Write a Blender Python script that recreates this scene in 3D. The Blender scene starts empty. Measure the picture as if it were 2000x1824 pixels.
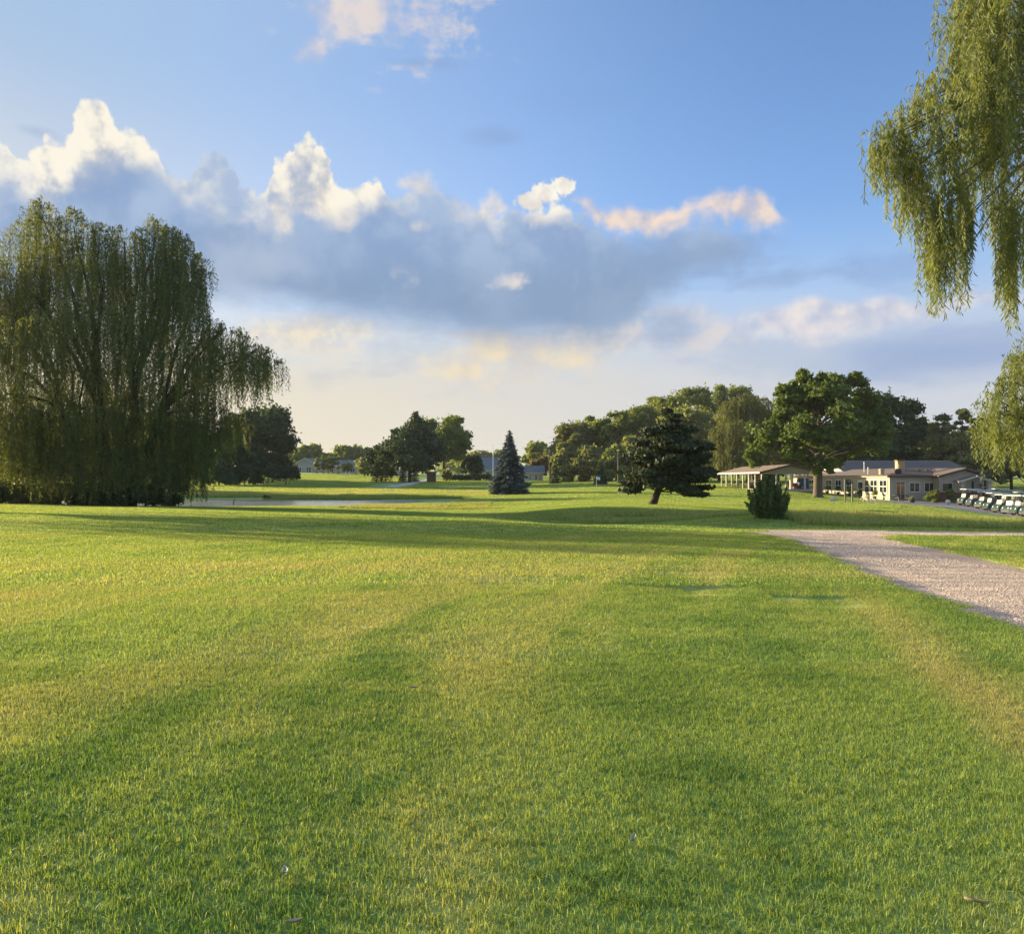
import bpy, math, random
import numpy as np
from mathutils import Vector, Matrix, Euler

SC = bpy.context.scene
COL = SC.collection
R = math.radians
F = 1570.0            # focal length in pixels of the 2000 px wide photograph
HOR = 935.0           # picture row of the eye level
EYE = 1.6
HAZE = 0.00013

# ------------------------------------------------------------------ camera
cam_d = bpy.data.cameras.new('camera')
cam_d.sensor_fit = 'HORIZONTAL'
cam_d.sensor_width = 36.0
cam_d.lens = 36.0 * F / 2000.0
cam_d.clip_start = 0.05
cam_d.clip_end = 12000
cam = bpy.data.objects.new('camera', cam_d)
COL.objects.link(cam)
cam.location = (0, 0, EYE)
cam.rotation_euler = (R(90) + math.atan((HOR - 912.0) / F), 0, 0)
SC.camera = cam
SC.render.resolution_x, SC.render.resolution_y = 1024, 933

# ------------------------------------------------------------------ picture settings
SC.view_settings.view_transform = 'Standard'
SC.view_settings.look = 'None'
SC.view_settings.gamma = 1.0
SC.view_settings.use_curve_mapping = False
SC.view_settings.exposure = 1.3
SC.cycles.max_bounces = 8
SC.cycles.diffuse_bounces = 4
SC.cycles.transmission_bounces = 5
SC.cycles.transparent_max_bounces = 8
SC.cycles.caustics_reflective = False
SC.cycles.caustics_refractive = False

# ------------------------------------------------------------------ sun
SUN_AZ = -60.0        # degrees, from straight ahead (+Y), negative = left
SUN_EL = 9.5
sx, sy, sz = (math.sin(R(SUN_AZ)) * math.cos(R(SUN_EL)), math.cos(R(SUN_AZ)) * math.cos(R(SUN_EL)), math.sin(R(SUN_EL)))
sun_d = bpy.data.lights.new('sun', 'SUN')
sun_d.energy = 5.0
sun_d.angle = R(0.55)
sun_d.color = (1.0, 0.83, 0.52)
sun = bpy.data.objects.new('sun', sun_d)
COL.objects.link(sun)
sun.location = (-60, 30, 40)
sun.rotation_euler = Vector((sx, sy, sz)).to_track_quat('Z', 'Y').to_euler()

# ------------------------------------------------------------------ small node language
class Nd:
    """a socket with arithmetic, so node maths can be written as an expression"""
    def __init__(s, g, k): s.g, s.k = g, k
    def _op(s, op, *a): return s.g.math(op, s, *a)
    def __add__(s, o): return s._op('ADD', o)
    __radd__ = __add__
    def __sub__(s, o): return s._op('SUBTRACT', o)
    def __rsub__(s, o): return s.g.math('SUBTRACT', o, s)
    def __mul__(s, o): return s._op('MULTIPLY', o)
    __rmul__ = __mul__
    def __truediv__(s, o): return s._op('DIVIDE', o)
    def __neg__(s): return s._op('MULTIPLY', -1.0)

class Graph:
    def __init__(s, tree): s.t, s.n, s.l = tree, tree.nodes, tree.links
    def new(s, kind, **kw):
        n = s.n.new(kind)
        for k, v in kw.items(): setattr(n, k, v)
        return n
    def put(s, sock, v):
        if isinstance(v, Nd): s.l.new(v.k, sock)
        elif v is not None:
            if hasattr(sock.default_value, '__len__') and not hasattr(v, '__len__'): v = (v,) * len(sock.default_value)
            if hasattr(v, '__len__') and len(v) == 3 and len(sock.default_value) == 4: v = (*v, 1.0)
            sock.default_value = v
    def math(s, op, *a, clamp=False):
        n = s.new('ShaderNodeMath', operation=op, use_clamp=clamp)
        for i, v in enumerate(a): s.put(n.inputs[i], v)
        return Nd(s, n.outputs[0])
    def clamp(s, a): return s.math('ADD', a, 0.0, clamp=True)
    def mx(s, a, b): return s.math('MAXIMUM', a, b)
    def mn(s, a, b): return s.math('MINIMUM', a, b)
    def step(s, a, lo, hi, o0=0.0, o1=1.0):
        n = s.new('ShaderNodeMapRange', interpolation_type='SMOOTHSTEP')
        for i, v in enumerate((a, lo, hi, o0, o1)): s.put(n.inputs[i], v)
        return Nd(s, n.outputs[0])
    def lin(s, a, lo, hi, o0=0.0, o1=1.0):
        n = s.new('ShaderNodeMapRange', interpolation_type='LINEAR', clamp=True)
        for i, v in enumerate((a, lo, hi, o0, o1)): s.put(n.inputs[i], v)
        return Nd(s, n.outputs[0])
    def vec(s, x, y, z=0.0):
        n = s.new('ShaderNodeCombineXYZ')
        for i, v in enumerate((x, y, z)): s.put(n.inputs[i], v)
        return Nd(s, n.outputs[0])
    def xyz(s, v):
        n = s.new('ShaderNodeSeparateXYZ'); s.put(n.inputs[0], v)
        return [Nd(s, o) for o in n.outputs]
    def noise(s, v, scale, detail=4.0, rough=0.5, dist=0.0, lac=2.0, dim='3D'):
        n = s.new('ShaderNodeTexNoise', noise_dimensions=dim)
        s.put(n.inputs['Vector'], v)
        n.inputs['Scale'].default_value = scale; n.inputs['Detail'].default_value = detail
        n.inputs['Roughness'].default_value = rough; n.inputs['Distortion'].default_value = dist
        n.inputs['Lacunarity'].default_value = lac
        return Nd(s, n.outputs['Fac'])
    def voronoi(s, v, scale, smooth=None, out='Distance', rand=1.0, dim='3D'):
        n = s.new('ShaderNodeTexVoronoi', voronoi_dimensions=dim)
        if smooth is not None:
            n.feature = 'SMOOTH_F1'; n.inputs['Smoothness'].default_value = smooth
        s.put(n.inputs['Vector'], v); n.inputs['Scale'].default_value = scale; n.inputs['Randomness'].default_value = rand
        return Nd(s, n.outputs[out])
    def mix(s, f, a, b, mode='MIX'):
        n = s.new('ShaderNodeMix', data_type='RGBA', blend_type=mode)
        s.put(n.inputs[0], f); s.put(n.inputs[6], a); s.put(n.inputs[7], b)
        return Nd(s, n.outputs[2])
    def ramp(s, f, stops):
        n = s.new('ShaderNodeValToRGB')
        e = n.color_ramp.elements
        while len(e) < len(stops): e.new(0.5)
        for k, (p, c) in zip(e, stops): k.position = p; k.color = (*c, 1.0)
        s.put(n.inputs[0], f)
        return Nd(s, n.outputs[0])
    def curve(s, x, pts):
        n = s.new('ShaderNodeFloatCurve')
        c = n.mapping.curves[0]
        n.mapping.use_clip = False
        while len(c.points) < len(pts): c.points.new(0.5, 0.5)
        for p, (a, b) in zip(c.points, pts): p.location = (a, b); p.handle_type = 'AUTO'
        n.mapping.update()
        s.put(n.inputs['Value'], x)
        return Nd(s, n.outputs[0])

# ------------------------------------------------------------------ sky with clouds (by direction)
SKY_K = 0.10
def ang(px, py):
    az = math.atan((px - 1000.0) / F)
    return az * F, math.atan((HOR - py) / F * math.cos(az)) * F
def build_sky():
    w = bpy.data.worlds.new('World'); SC.world = w; w.use_nodes = True
    w.cycles.sampling_method = 'MANUAL'; w.cycles.sample_map_resolution = 512
    g = Graph(w.node_tree); g.n.clear()
    out = g.new('ShaderNodeOutputWorld'); bg = g.new('ShaderNodeBackground')
    bg.inputs['Strength'].default_value = SKY_K
    g.l.new(bg.outputs[0], out.inputs[0])
    sky = g.new('ShaderNodeTexSky', sky_type='NISHITA')
    sky.sun_disc = False; sky.sun_elevation = R(SUN_EL); sky.sun_rotation = R(SUN_AZ)
    sky.altitude = 200; sky.air_density = 1.0; sky.dust_density = 0.7; sky.ozone_density = 4.0
    base = Nd(g, sky.outputs[0])
    d = Nd(g, g.new('ShaderNodeTexCoord').outputs['Generated'])
    dx, dy, dz = g.xyz(d)
    X = g.math('ARCTAN2', dx, dy) * F                 # azimuth, in the photograph's pixels
    Y = g.math('ARCSINE', dz) * F                     # height above the eye level, same unit
    P = g.vec(X, Y)
    P_sq = g.vec(X * 0.42, Y * 1.0)                   # for layered, stretched clouds
    return w, g, bg, base, X, Y, P, P_sq
w, g, bg, base, X, Y, P, PS = build_sky()
def rad(r, g_, b):
    """radiance (in world colour units) that shows as this sRGB value at the scene's exposure"""
    k = 1.0 / (2 ** SC.view_settings.exposure * SKY_K)
    return tuple(k * ((c / 255 / 12.92) if c < 10 else ((c / 255 + 0.055) / 1.055) ** 2.4) for c in (r, g_, b))
AX0, AX1 = ang(-1600, 500)[0], ang(3600, 500)[0]
XN = (X - AX0) / (AX1 - AX0)
def edge(pts, shift=None):
    """height (in pixels over eye level) of a cloud edge that runs through these picture points"""
    q = []
    for px, py in pts:
        a, e = ang(px, py)
        q.append(((a - AX0) / (AX1 - AX0), e / 1000.0))
    q = [(0.0, q[0][1])] + q + [(1.0, q[-1][1])]
    return g.curve(XN if shift is None else XN + shift, q) * 1000.0
def oval(px, py, rx, ry):
    cx, cy = ang(px, py)
    u = (X - cx) / rx; v = (Y - cy) / ry
    return 1.0 - g.math('SQRT', u * u + v * v)
# turbulence used by every layer
n_big = g.noise(P, 1 / 150, 4, 0.58, dim='2D')
n_mid = g.noise(P, 1 / 60, 6, 0.60, dim='2D')
puff = g.voronoi(g.vec(X + (n_mid - 0.5) * 30.0, Y + (n_big - 0.5) * 40.0), 1 / 30, dim='2D') + (n_mid - 0.5) * 0.55
n_str = g.noise(PS, 1 / 60, 5, 0.62, dim='2D')
n_str2 = g.noise(g.vec(X * 0.3, Y + 400.0), 1 / 95, 5, 0.6, dim='2D')
# how the turbulence changes towards the sun, which stands to the left and low
relief = (n_mid - g.noise(g.vec(X - 12.0, Y + 5.0), 1 / 60, 6, 0.60, dim='2D')) * 1.6
n_fine = g.noise(P, 1 / 17, 4, 0.62, dim='2D')
relief2 = (g.noise(P, 1 / 105, 4, 0.52, dim='2D') - g.noise(g.vec(X - 22.0, Y + 10.0), 1 / 105, 4, 0.52, dim='2D')) * 2.2
wx = (n_mid - 0.5) * 0.022
sky_c = g.mix(1.0, base, (1.60, 1.33, 1.30), 'MULTIPLY')
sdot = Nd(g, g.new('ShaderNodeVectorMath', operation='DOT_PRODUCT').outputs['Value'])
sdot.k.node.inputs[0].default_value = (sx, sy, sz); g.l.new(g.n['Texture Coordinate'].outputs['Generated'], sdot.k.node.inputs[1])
side = g.lin(X, ang(100, 500)[0], ang(1700, 500)[0])
# veil of bright haze that thickens to the horizon
haze_a = g.step(Y, 520.0, 170.0, 0.0, 0.95)
haze_a = g.mx(haze_a, g.step(X, ang(1650, 0)[0], ang(-400, 0)[0], 0.0, 0.95))
haze_c = g.mix(side, rad(242, 226, 192), rad(205, 209, 219))
haze_c = g.mix(g.step(Y, 110.0, 420.0), haze_c, g.mix(side, rad(214, 216, 216), rad(186, 204, 230)))
haze_c = g.mix(g.step(Y, 380.0, 750.0), haze_c, rad(168, 194, 222))
sky_c = g.mix(haze_a, sky_c, haze_c)
# wisps at the top of the view
a = g.step(oval(745, 5, 235, 125) * 1.1 + (n_str - 0.5) * 2.4 + (n_mid - 0.5) * 1.2, 0.22, 1.0, 0, 0.85)
wisp_c = g.mix(g.step(n_big + relief2 * 0.8, 0.2, 0.8), rad(180, 193, 222), rad(236, 222, 212))
sky_c = g.mix(a, sky_c, wisp_c)
for (px, py, rx, ry, al) in ((970, 262, 95, 24, 0.34), (830, 118, 110, 16, 0.30), (1120, 190, 190, 40, 0.10), (70, 255, 50, 14, 0.3)):
    a = g.step(oval(px, py, rx, ry) + (n_str - 0.5) * 1.3, 0.1, 0.9, 0, al)
    sky_c = g.mix(a, sky_c, rad(136, 158, 196))
# low cream streaks under the main bank
low = g.step(Y, 330.0, 260.0) * g.step(Y, 120.0, 215.0)
a = g.step(n_str2 + (n_str - 0.5) * 0.4, 0.44, 0.68, 0, 0.75) * low * g.step(X, ang(1560, 0)[0], ang(1050, 0)[0], 0.25, 1.0)
sky_c = g.mix(a, sky_c, g.mix(side, rad(243, 228, 200), rad(212, 213, 222)))
a = g.step(n_str2 * -1.0 + 1.0 + (n_mid - 0.5) * 0.3, 0.50, 0.72, 0, 0.45) * low
sky_c = g.mix(a, sky_c, g.mix(side, rad(196, 200, 205), rad(168, 186, 214)))
a = g.step(oval(640, 640, 360, 60) + (n_str2 - 0.5) * 2.2 + (n_str - 0.5) * 0.8, 0.0, 1.1, 0, 0.85)
sky_c = g.mix(a, sky_c, g.mix(g.step(n_str + relief, 0.35, 0.7), rad(214, 210, 206), rad(240, 228, 206)))
a = g.step(oval(1130, 650, 260, 70) + (n_str2 - 0.5) * 2.0 + (n_mid - 0.5) * 0.8, 0.1, 1.1, 0, 0.7)
sky_c = g.mix(a, sky_c, g.mix(g.step(n_mid + relief, 0.35, 0.7), rad(186, 194, 208), rad(222, 214, 204)))
a = g.step(oval(1000, 690, 230, 70) + (n_str - 0.5) * 2.4 + (n_str2 - 0.5) * 1.0, -0.1, 1.1, 0, 0.9)
sky_c = g.mix(a, sky_c, g.mix(g.step(n_str + relief2 * 0.6, 0.2, 0.8), rad(210, 204, 200), rad(246, 227, 190)))
# flat pale cloud on the right with its blue-grey underside
a = g.step(oval(1850, 690, 430, 70) + (n_str2 - 0.5) * 1.3, 0.0, 0.8, 0, 0.8)
sky_c = g.mix(a, sky_c, rad(148, 172, 212))
t = edge([(1430, 650), (1470, 612), (1520, 590), (1590, 568), (1650, 582), (1740, 570), (1800, 586), (1900, 560), (2000, 572), (2300, 585), (2700, 600)], wx * 0.6)
b = edge([(1430, 640), (1500, 668), (1600, 682), (1690, 662), (1800, 640), (1950, 606), (2100, 600), (2700, 610)], wx)
d_ = g.mn((t - Y) / 24.0, (Y - b) / 44.0) + (n_mid - 0.5) * 0.9 + (n_str - 0.5) * 0.8
a = g.step(d_, -0.2, 0.9, 0, 0.95) * g.step(X, ang(1425, 0)[0], ang(1500, 0)[0])
sky_c = g.mix(a, sky_c, g.mix(g.step(n_big + relief2 * 0.7, 0.2, 0.85), rad(190, 198, 220), rad(240, 231, 226)))
a = g.step(oval(1330, 640, 150, 66) + (n_mid - 0.5) * 1.4 + (n_str - 0.5) * 1.2, -0.1, 0.9, 0, 0.85)
sky_c = g.mix(a, sky_c, g.mix(g.step(n_mid + relief2 * 0.8, 0.2, 0.8), rad(180, 193, 216), rad(222, 215, 215)))
a = g.step(oval(1780, 520, 160, 60) + (n_str - 0.5) * 1.5, 0.1, 0.9, 0, 0.40)
sky_c = g.mix(a, sky_c, rad(128, 158, 206))
# bright cumulus towers behind
TOP_A = [(-1200, 420), (-700, 330), (-400, 260), (-200, 370), (-60, 330), (-15, 262), (20, 285), (38, 318), (52, 285), (80, 268), (118, 258), (140, 248), (148, 195), (180, 180), (214, 196), (226, 246), (262, 256), (296, 272), (314, 322), (345, 350), (372, 345), (386, 305), (410, 293), (440, 298), (458, 345), (500, 372), (522, 365), (528, 318), (560, 294), (582, 272), (604, 265), (632, 276), (646, 334), (690, 362), (742, 350), (758, 378), (800, 372), (850, 356), (880, 392), (935, 410), (960, 392), (985, 410), (1012, 410), (1030, 405), (1062, 400), (1110, 400), (1124, 410), (1150, 430), (1190, 470), (1300, 560), (1500, 800)]
ta = edge(TOP_A, wx * 0.45)
dep = (ta - Y) + (0.42 - puff) * 30.0 + (n_mid - 0.5) * 16.0 + (n_fine - 0.5) * 22.0
a = g.step(dep, -3.0, 13.0)
lit = g.step((dep - 4.0) / 140.0 - relief2 * 1.7 - relief * 0.8 + (puff - 0.5) * 0.26 - (n_fine - 0.5) * 0.35, -0.05, 1.0)
tower_c = g.mix(lit, rad(252, 245, 229), g.mix(g.step(n_big + relief2 * 0.5, 0.25, 0.8), rad(176, 188, 208), rad(228, 218, 204)))
strong = g.step(g.mx(g.mx(oval(180, 285, 190, 170), oval(640, 330, 170, 130)), oval(1065, 380, 90, 60)) + (n_mid - 0.5) * 0.5, 0.0, 0.45)
tower_c = g.mix(strong, g.mix(g.step(n_big + relief2, 0.2, 0.9), rad(172, 191, 219), rad(222, 224, 226)), tower_c)
tower_c = g.mix(g.step(dep, 110.0, 230.0), tower_c, rad(168, 186, 212))
sky_c = g.mix(a * g.step(Y, 330.0, 420.0), sky_c, tower_c)
# the blue-grey bank in front of them
TOP_B = [(-1200, 480), (-700, 440), (-200, 410), (0, 345), (50, 365), (96, 392), (112, 352), (160, 312), (205, 296), (240, 290), (290, 306), (328, 338), (342, 362), (400, 384), (470, 396), (520, 424), (546, 448), (560, 392), (584, 380), (612, 392), (640, 424), (690, 392), (750, 368), (800, 378), (855, 362), (900, 398), (950, 414), (975, 440), (1010, 408), (1080, 396), (1130, 402), (1200, 440), (1300, 452), (1390, 425), (1450, 450), (1520, 500), (1600, 620)]
BOT_B = [(-1200, 640), (-700, 620), (0, 600), (400, 578), (500, 590), (600, 606), (700, 620), (800, 634), (900, 652), (1000, 662), (1100, 668), (1180, 662), (1222, 645), (1260, 612), (1310, 570), (1400, 530), (1480, 505), (1600, 480)]
tb = edge(TOP_B, wx * 0.7)
bb = edge(BOT_B, wx * 0.8)
dep = (tb - Y) + (0.42 - puff) * 16.0 + (n_mid - 0.5) * 26.0
up = (Y - bb) + (n_str - 0.5) * 60.0 + (n_big - 0.5) * 40.0
a = g.step(dep + (n_big - 0.5) * 70.0 + (n_mid - 0.5) * 34.0, -10.0, 44.0) * g.step(up, -40.0, 48.0)
body = g.mix(g.step(n_big, 0.34, 0.68), rad(142, 168, 206), rad(168, 190, 220))
body = g.mix(g.step(Y, 470.0, 330.0, 0.0, 0.65), body, rad(136, 160, 190))
body = g.mix(g.step(oval(470, 500, 130, 110) + (n_big - 0.5) * 1.4, 0.1, 0.9, 0, 0.55), body, rad(182, 196, 216))
body = g.mix(g.step(relief, 0.1, 0.4, 0, 0.16), body, rad(190, 200, 218))
a = a * g.step(X, ang(1640, 0)[0], ang(1450, 0)[0])
sky_c = g.mix(a, sky_c, body)
for (px, py, rx, ry, al) in ((1360, 500, 220, 62, 0.62), (1500, 545, 170, 26, 0.5), (1300, 640, 80, 50, 0.4), (620, 470, 220, 50, 0.25)):
    a = g.step(oval(px, py, rx, ry) + (n_str - 0.5) * 1.6 + (n_mid - 0.5) * 0.6, 0.0, 0.9, 0, al)
    sky_c = g.mix(a, sky_c, rad(142, 166, 202))
# sunlit shreds on the bank
for (px, py, rx, ry, k, al) in ((605, 408, 30, 17, 1.0, 0.9), (672, 425, 36, 26, 1.0, 0.8), (812, 441, 26, 14, 0.8, 0.8), (910, 412, 46, 26, 1.0, 0.6),
                                (992, 549, 50, 19, 1.1, 0.85), (780, 530, 50, 40, 1.2, 0.3), (1075, 428, 60, 18, 1.0, 0.7), (545, 425, 26, 40, 0.9, 0.8),
                                (810, 358, 52, 22, 0.8, 0.95), (960, 398, 36, 30, 0.9, 0.85), (985, 402, 26, 10, 0.8, 0.7)):
    a = g.step(oval(px, py, rx, ry) + (n_mid - 0.5) * 2.0 * k + (n_big - 0.5) * 0.8, 0.0, 0.9, 0, al)
    sky_c = g.mix(a * 0.85, sky_c, g.mix(g.step(n_mid + relief2 * 0.7, 0.15, 0.85), rad(192, 198, 214), rad(246, 234, 218)))
# long pinkish cloud at the right end of the bank, and the small bright cumulus on top
t = edge([(1100, 385), (1140, 378), (1185, 402), (1232, 392), (1290, 402), (1380, 378), (1420, 362), (1470, 364), (1512, 384), (1545, 425)], wx * 0.6)
b = edge([(1100, 392), (1150, 428), (1190, 455), (1240, 470), (1308, 462), (1335, 440), (1400, 425), (1440, 440), (1500, 458), (1545, 448)], wx * 0.8)
d_ = g.mn((t - Y) / 16.0, (Y - b) / 22.0) + (n_mid - 0.5) * 1.3 + (0.4 - puff) * 0.9
a = g.step(d_ + (n_big - 0.5) * 1.2 + (n_fine - 0.5) * 0.9, -0.35, 1.5, 0, 0.97) * g.step(X, ang(1098, 0)[0], ang(1125, 0)[0]) * g.step(X, ang(1560, 0)[0], ang(1505, 0)[0])
sky_c = g.mix(a, sky_c, g.mix(g.step(n_big + relief2 * 0.8 + relief * 0.5, 0.15, 0.85), rad(190, 192, 210), rad(246, 224, 206)))
a = g.step(g.mx(g.mx(oval(1036, 390, 40, 20), oval(1068, 376, 36, 24)), oval(1100, 362, 30, 24)) + (n_mid - 0.5) * 1.1 + (n_fine - 0.5) * 0.7, 0.05, 0.36)
sky_c = g.mix(a, sky_c, g.mix(g.step(n_mid + relief2, 0.1, 0.8), rad(226, 220, 214), rad(255, 250, 236)))
# glow added round the sun, out of view on the left, to fill shade
fill_glow = g.math('POWER', g.mx(sdot, 0.0), 50.0) * 13.0
sky_c = g.mix(1.0, sky_c, g.mix(1.0, g.vec(fill_glow, fill_glow, fill_glow), rad(255, 236, 200), 'MULTIPLY'), 'ADD')
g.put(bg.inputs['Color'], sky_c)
# ------------------------------------------------------------------ mesh helpers
def mesh_np(name, V, polys, mat, tone=None, smooth=False, attrs=None):
    """one mesh from a vertex array and arrays of tris / quads"""
    me = bpy.data.meshes.new(name)
    V = np.asarray(V, np.float32)
    polys = [np.asarray(p, np.int32) for p in polys if len(p)]
    me.vertices.add(len(V)); me.vertices.foreach_set('co', V.ravel())
    nl = sum(p.size for p in polys); nf = sum(len(p) for p in polys)
    me.loops.add(nl); me.polygons.add(nf)
    me.loops.foreach_set('vertex_index', np.concatenate([p.ravel() for p in polys]))
    tot = np.concatenate([np.full(len(p), p.shape[1], np.int32) for p in polys])
    me.polygons.foreach_set('loop_start', np.concatenate([[0], np.cumsum(tot)[:-1]]).astype(np.int32))
    me.polygons.foreach_set('use_smooth', np.full(nf, smooth))
    if tone is not None:
        a = me.attributes.new('tone', 'FLOAT', 'POINT'); a.data.foreach_set('value', np.asarray(tone, np.float32))
    for k, v in (attrs or {}).items():
        a = me.attributes.new(k, 'FLOAT', 'POINT'); a.data.foreach_set('value', np.asarray(v, np.float32))
    if mat: me.materials.append(mat)
    me.update(calc_edges=True)
    return me
def link(name, me, parent=None, loc=(0, 0, 0), rz=0.0):
    o = bpy.data.objects.new(name, me); COL.objects.link(o)
    o.location = loc; o.rotation_euler = (0, 0, rz)
    if parent: o.parent = parent
    return o
def thing(name, label, cat, loc=(0, 0, 0), rz=0.0, group=None):
    o = link(name, None, None, loc, rz); o.empty_display_size = 0.2
    return tag(o, label, cat, group)
def tag(o, label=None, cat=None, group=None, kind=None):
    for k, v in (('label', label), ('category', cat), ('group', group), ('kind', kind)):
        if v: o[k] = v
    return o
def copy_tree(root, loc, rz=0.0, sc=None, label=None, group=None):
    def rec(o, par):
        c = o.copy(); COL.objects.link(c); c.parent = par
        for ch in o.children: rec(ch, c)
        return c
    r = rec(root, None); r.location = loc; r.rotation_euler = (0, 0, rz)
    if sc is not None: r.scale = sc if hasattr(sc, '__len__') else (sc,) * 3
    return tag(r, label, None, group)

class MB:
    """collects boxes, prisms, tubes and lathed shapes into ONE mesh"""
    def __init__(s): s.v, s.f = [], []
    def add(s, V, Fs, M=None):
        b = len(s.v)
        for p in V:
            p = Vector(p); s.v.append(tuple(M @ p) if M else tuple(p))
        s.f += [tuple(b + i for i in f) for f in Fs]
        return s
    def box(s, x0, x1, y0, y1, z0, z1, M=None):
        V = [(x, y, z) for z in (z0, z1) for x, y in ((x0, y0), (x1, y0), (x1, y1), (x0, y1))]
        return s.add(V, [(3, 2, 1, 0), (4, 5, 6, 7), (0, 1, 5, 4), (1, 2, 6, 5), (2, 3, 7, 6), (3, 0, 4, 7)], M)
    def cbox(s, x0, x1, y0, y1, z0, z1, c=0.02, M=None):
        """box with chamfered upright edges and a chamfered top"""
        def ring(i, z): return [(x0 + i + c, y0 + i, z), (x1 - i - c, y0 + i, z), (x1 - i, y0 + i + c, z), (x1 - i, y1 - i - c, z), (x1 - i - c, y1 - i, z), (x0 + i + c, y1 - i, z), (x0 + i, y1 - i - c, z), (x0 + i, y0 + i + c, z)]
        V = ring(0, z0) + ring(0, z1 - c) + ring(c, z1)
        Fs = [tuple(range(7, -1, -1)), tuple(range(16, 24))]
        for r in (0, 8):
            for i in range(8): j = (i + 1) % 8; Fs.append((r + i, r + j, r + 8 + j, r + 8 + i))
        return s.add(V, Fs, M)
    def prism(s, pts, a0, a1, axis='x', M=None):
        """a polygon (2-D points) pulled along an axis; for axis x the points are (y, z), for y (x, z), for z (x, y)"""
        n = len(pts)
        def mk(p, a): return (a, p[0], p[1]) if axis == 'x' else ((p[0], a, p[1]) if axis == 'y' else (p[0], p[1], a))
        V = [mk(p, a0) for p in pts] + [mk(p, a1) for p in pts]
        return s.add(V, [tuple(range(n - 1, -1, -1)), tuple(range(n, 2 * n))] + [(i, (i + 1) % n, n + (i + 1) % n, n + i) for i in range(n)], M)
    def tube(s, pts, rad, n=6, cap=True):
        pts = [Vector(p) for p in pts]
        if not hasattr(rad, '__len__'): rad = [rad] * len(pts)
        b = len(s.v)
        for i, p in enumerate(pts):
            t = (pts[min(i + 1, len(pts) - 1)] - pts[max(i - 1, 0)]).normalized()
            u = t.cross(Vector((0.13, 0.31, 0.94)))
            if u.length < 0.1: u = t.cross(Vector((1, 0, 0)))
            u.normalize(); w_ = t.cross(u)
            for k in range(n):
                a = 2 * math.pi * k / n
                s.v.append(tuple(p + (u * math.cos(a) + w_ * math.sin(a)) * rad[i]))
        for i in range(len(pts) - 1):
            for k in range(n):
                j = (k + 1) % n
                s.f.append((b + i * n + k, b + i * n + j, b + (i + 1) * n + j, b + (i + 1) * n + k))
        if cap:
            s.f.append(tuple(b + k for k in range(n - 1, -1, -1)))
            e = b + (len(pts) - 1) * n; s.f.append(tuple(e + k for k in range(n)))
        return s
    def lathe(s, prof, n=12, M=None):
        V, Fs = [], []
        for r, z in prof:
            for k in range(n): a = 2 * math.pi * k / n; V.append((r * math.cos(a), r * math.sin(a), z))
        for i in range(len(prof) - 1):
            for k in range(n): j = (k + 1) % n; Fs.append((i * n + k, i * n + j, (i + 1) * n + j, (i + 1) * n + k))
        Fs.append(tuple(range(n - 1, -1, -1))); Fs.append(tuple((len(prof) - 1) * n + k for k in range(n)))
        return s.add(V, Fs, M)
    def mesh(s, name, mat, smooth=False):
        me = bpy.data.meshes.new(name); me.from_pydata(s.v, [], s.f); me.materials.append(mat)
        if smooth: me.polygons.foreach_set('use_smooth', [True] * len(me.polygons))
        me.update(); return me
    def build(s, name, mat, parent=None, loc=(0, 0, 0), smooth=False, label=None):
        o = link(name, s.mesh(name, mat, smooth), parent, loc)
        if label: o['label'] = label
        return o

# ------------------------------------------------------------------ materials
MATS = {}
def pmat(name, col, rough=0.75, var=0.18, scale=3.0, metal=0.0, bump=0.0, bscale=20.0, spec=0.4, detail=5.0):
    """a plain procedural material: a base colour with grain and slight wear"""
    m = bpy.data.materials.new(name); m.use_nodes = True
    g = Graph(m.node_tree); b = g.n['Principled BSDF']
    co = Nd(g, g.new('ShaderNodeTexCoord').outputs['Object'])
    n = g.noise(co, scale, detail, 0.62)
    lo = tuple(c * (1 - var) for c in col); hi = tuple(min(1, c * (1 + var)) for c in col)
    g.put(b.inputs['Base Color'], g.ramp(n, [(0.3, lo), (0.7, hi)]))
    b.inputs['Roughness'].default_value = rough; b.inputs['Metallic'].default_value = metal
    b.inputs['Specular IOR Level'].default_value = spec
    if bump:
        bp = g.new('ShaderNodeBump'); bp.inputs['Strength'].default_value = bump; bp.inputs['Distance'].default_value = 0.02
        g.put(bp.inputs['Height'], g.noise(co, bscale, 4, 0.6)); g.l.new(bp.outputs[0], b.inputs['Normal'])
    MATS[name] = m
    return m
def leafmat(name, dark, light, trans=0.35, rough=0.6, tint=(1.25, 1.15, 0.45), spec=0.25):
    """leaves: colour from the stored tone of each leaf, light shines through"""
    m = bpy.data.materials.new(name); m.use_nodes = True
    g = Graph(m.node_tree); b = g.n['Principled BSDF']; out = g.n['Material Output']
    at = g.new('ShaderNodeAttribute', attribute_name='tone')
    geo = g.new('ShaderNodeNewGeometry')
    big = g.noise(Nd(g, geo.outputs['Position']), 0.35, 2, 0.5)
    f = g.clamp(Nd(g, at.outputs['Fac']) * 0.75 + big * 0.5 - 0.12)
    c = g.mix(f, dark, light)
    g.put(b.inputs['Base Color'], c); b.inputs['Roughness'].default_value = rough; b.inputs['Specular IOR Level'].default_value = spec
    t = g.new('ShaderNodeBsdfTranslucent')
    g.put(t.inputs['Color'], g.mix(1.0, c, tint, 'MULTIPLY'))
    mx = g.new('ShaderNodeMixShader'); mx.inputs[0].default_value = trans
    g.l.new(b.outputs[0], mx.inputs[1]); g.l.new(t.outputs[0], mx.inputs[2]); g.l.new(mx.outputs[0], out.inputs[0])
    MATS[name] = m
    return m

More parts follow.
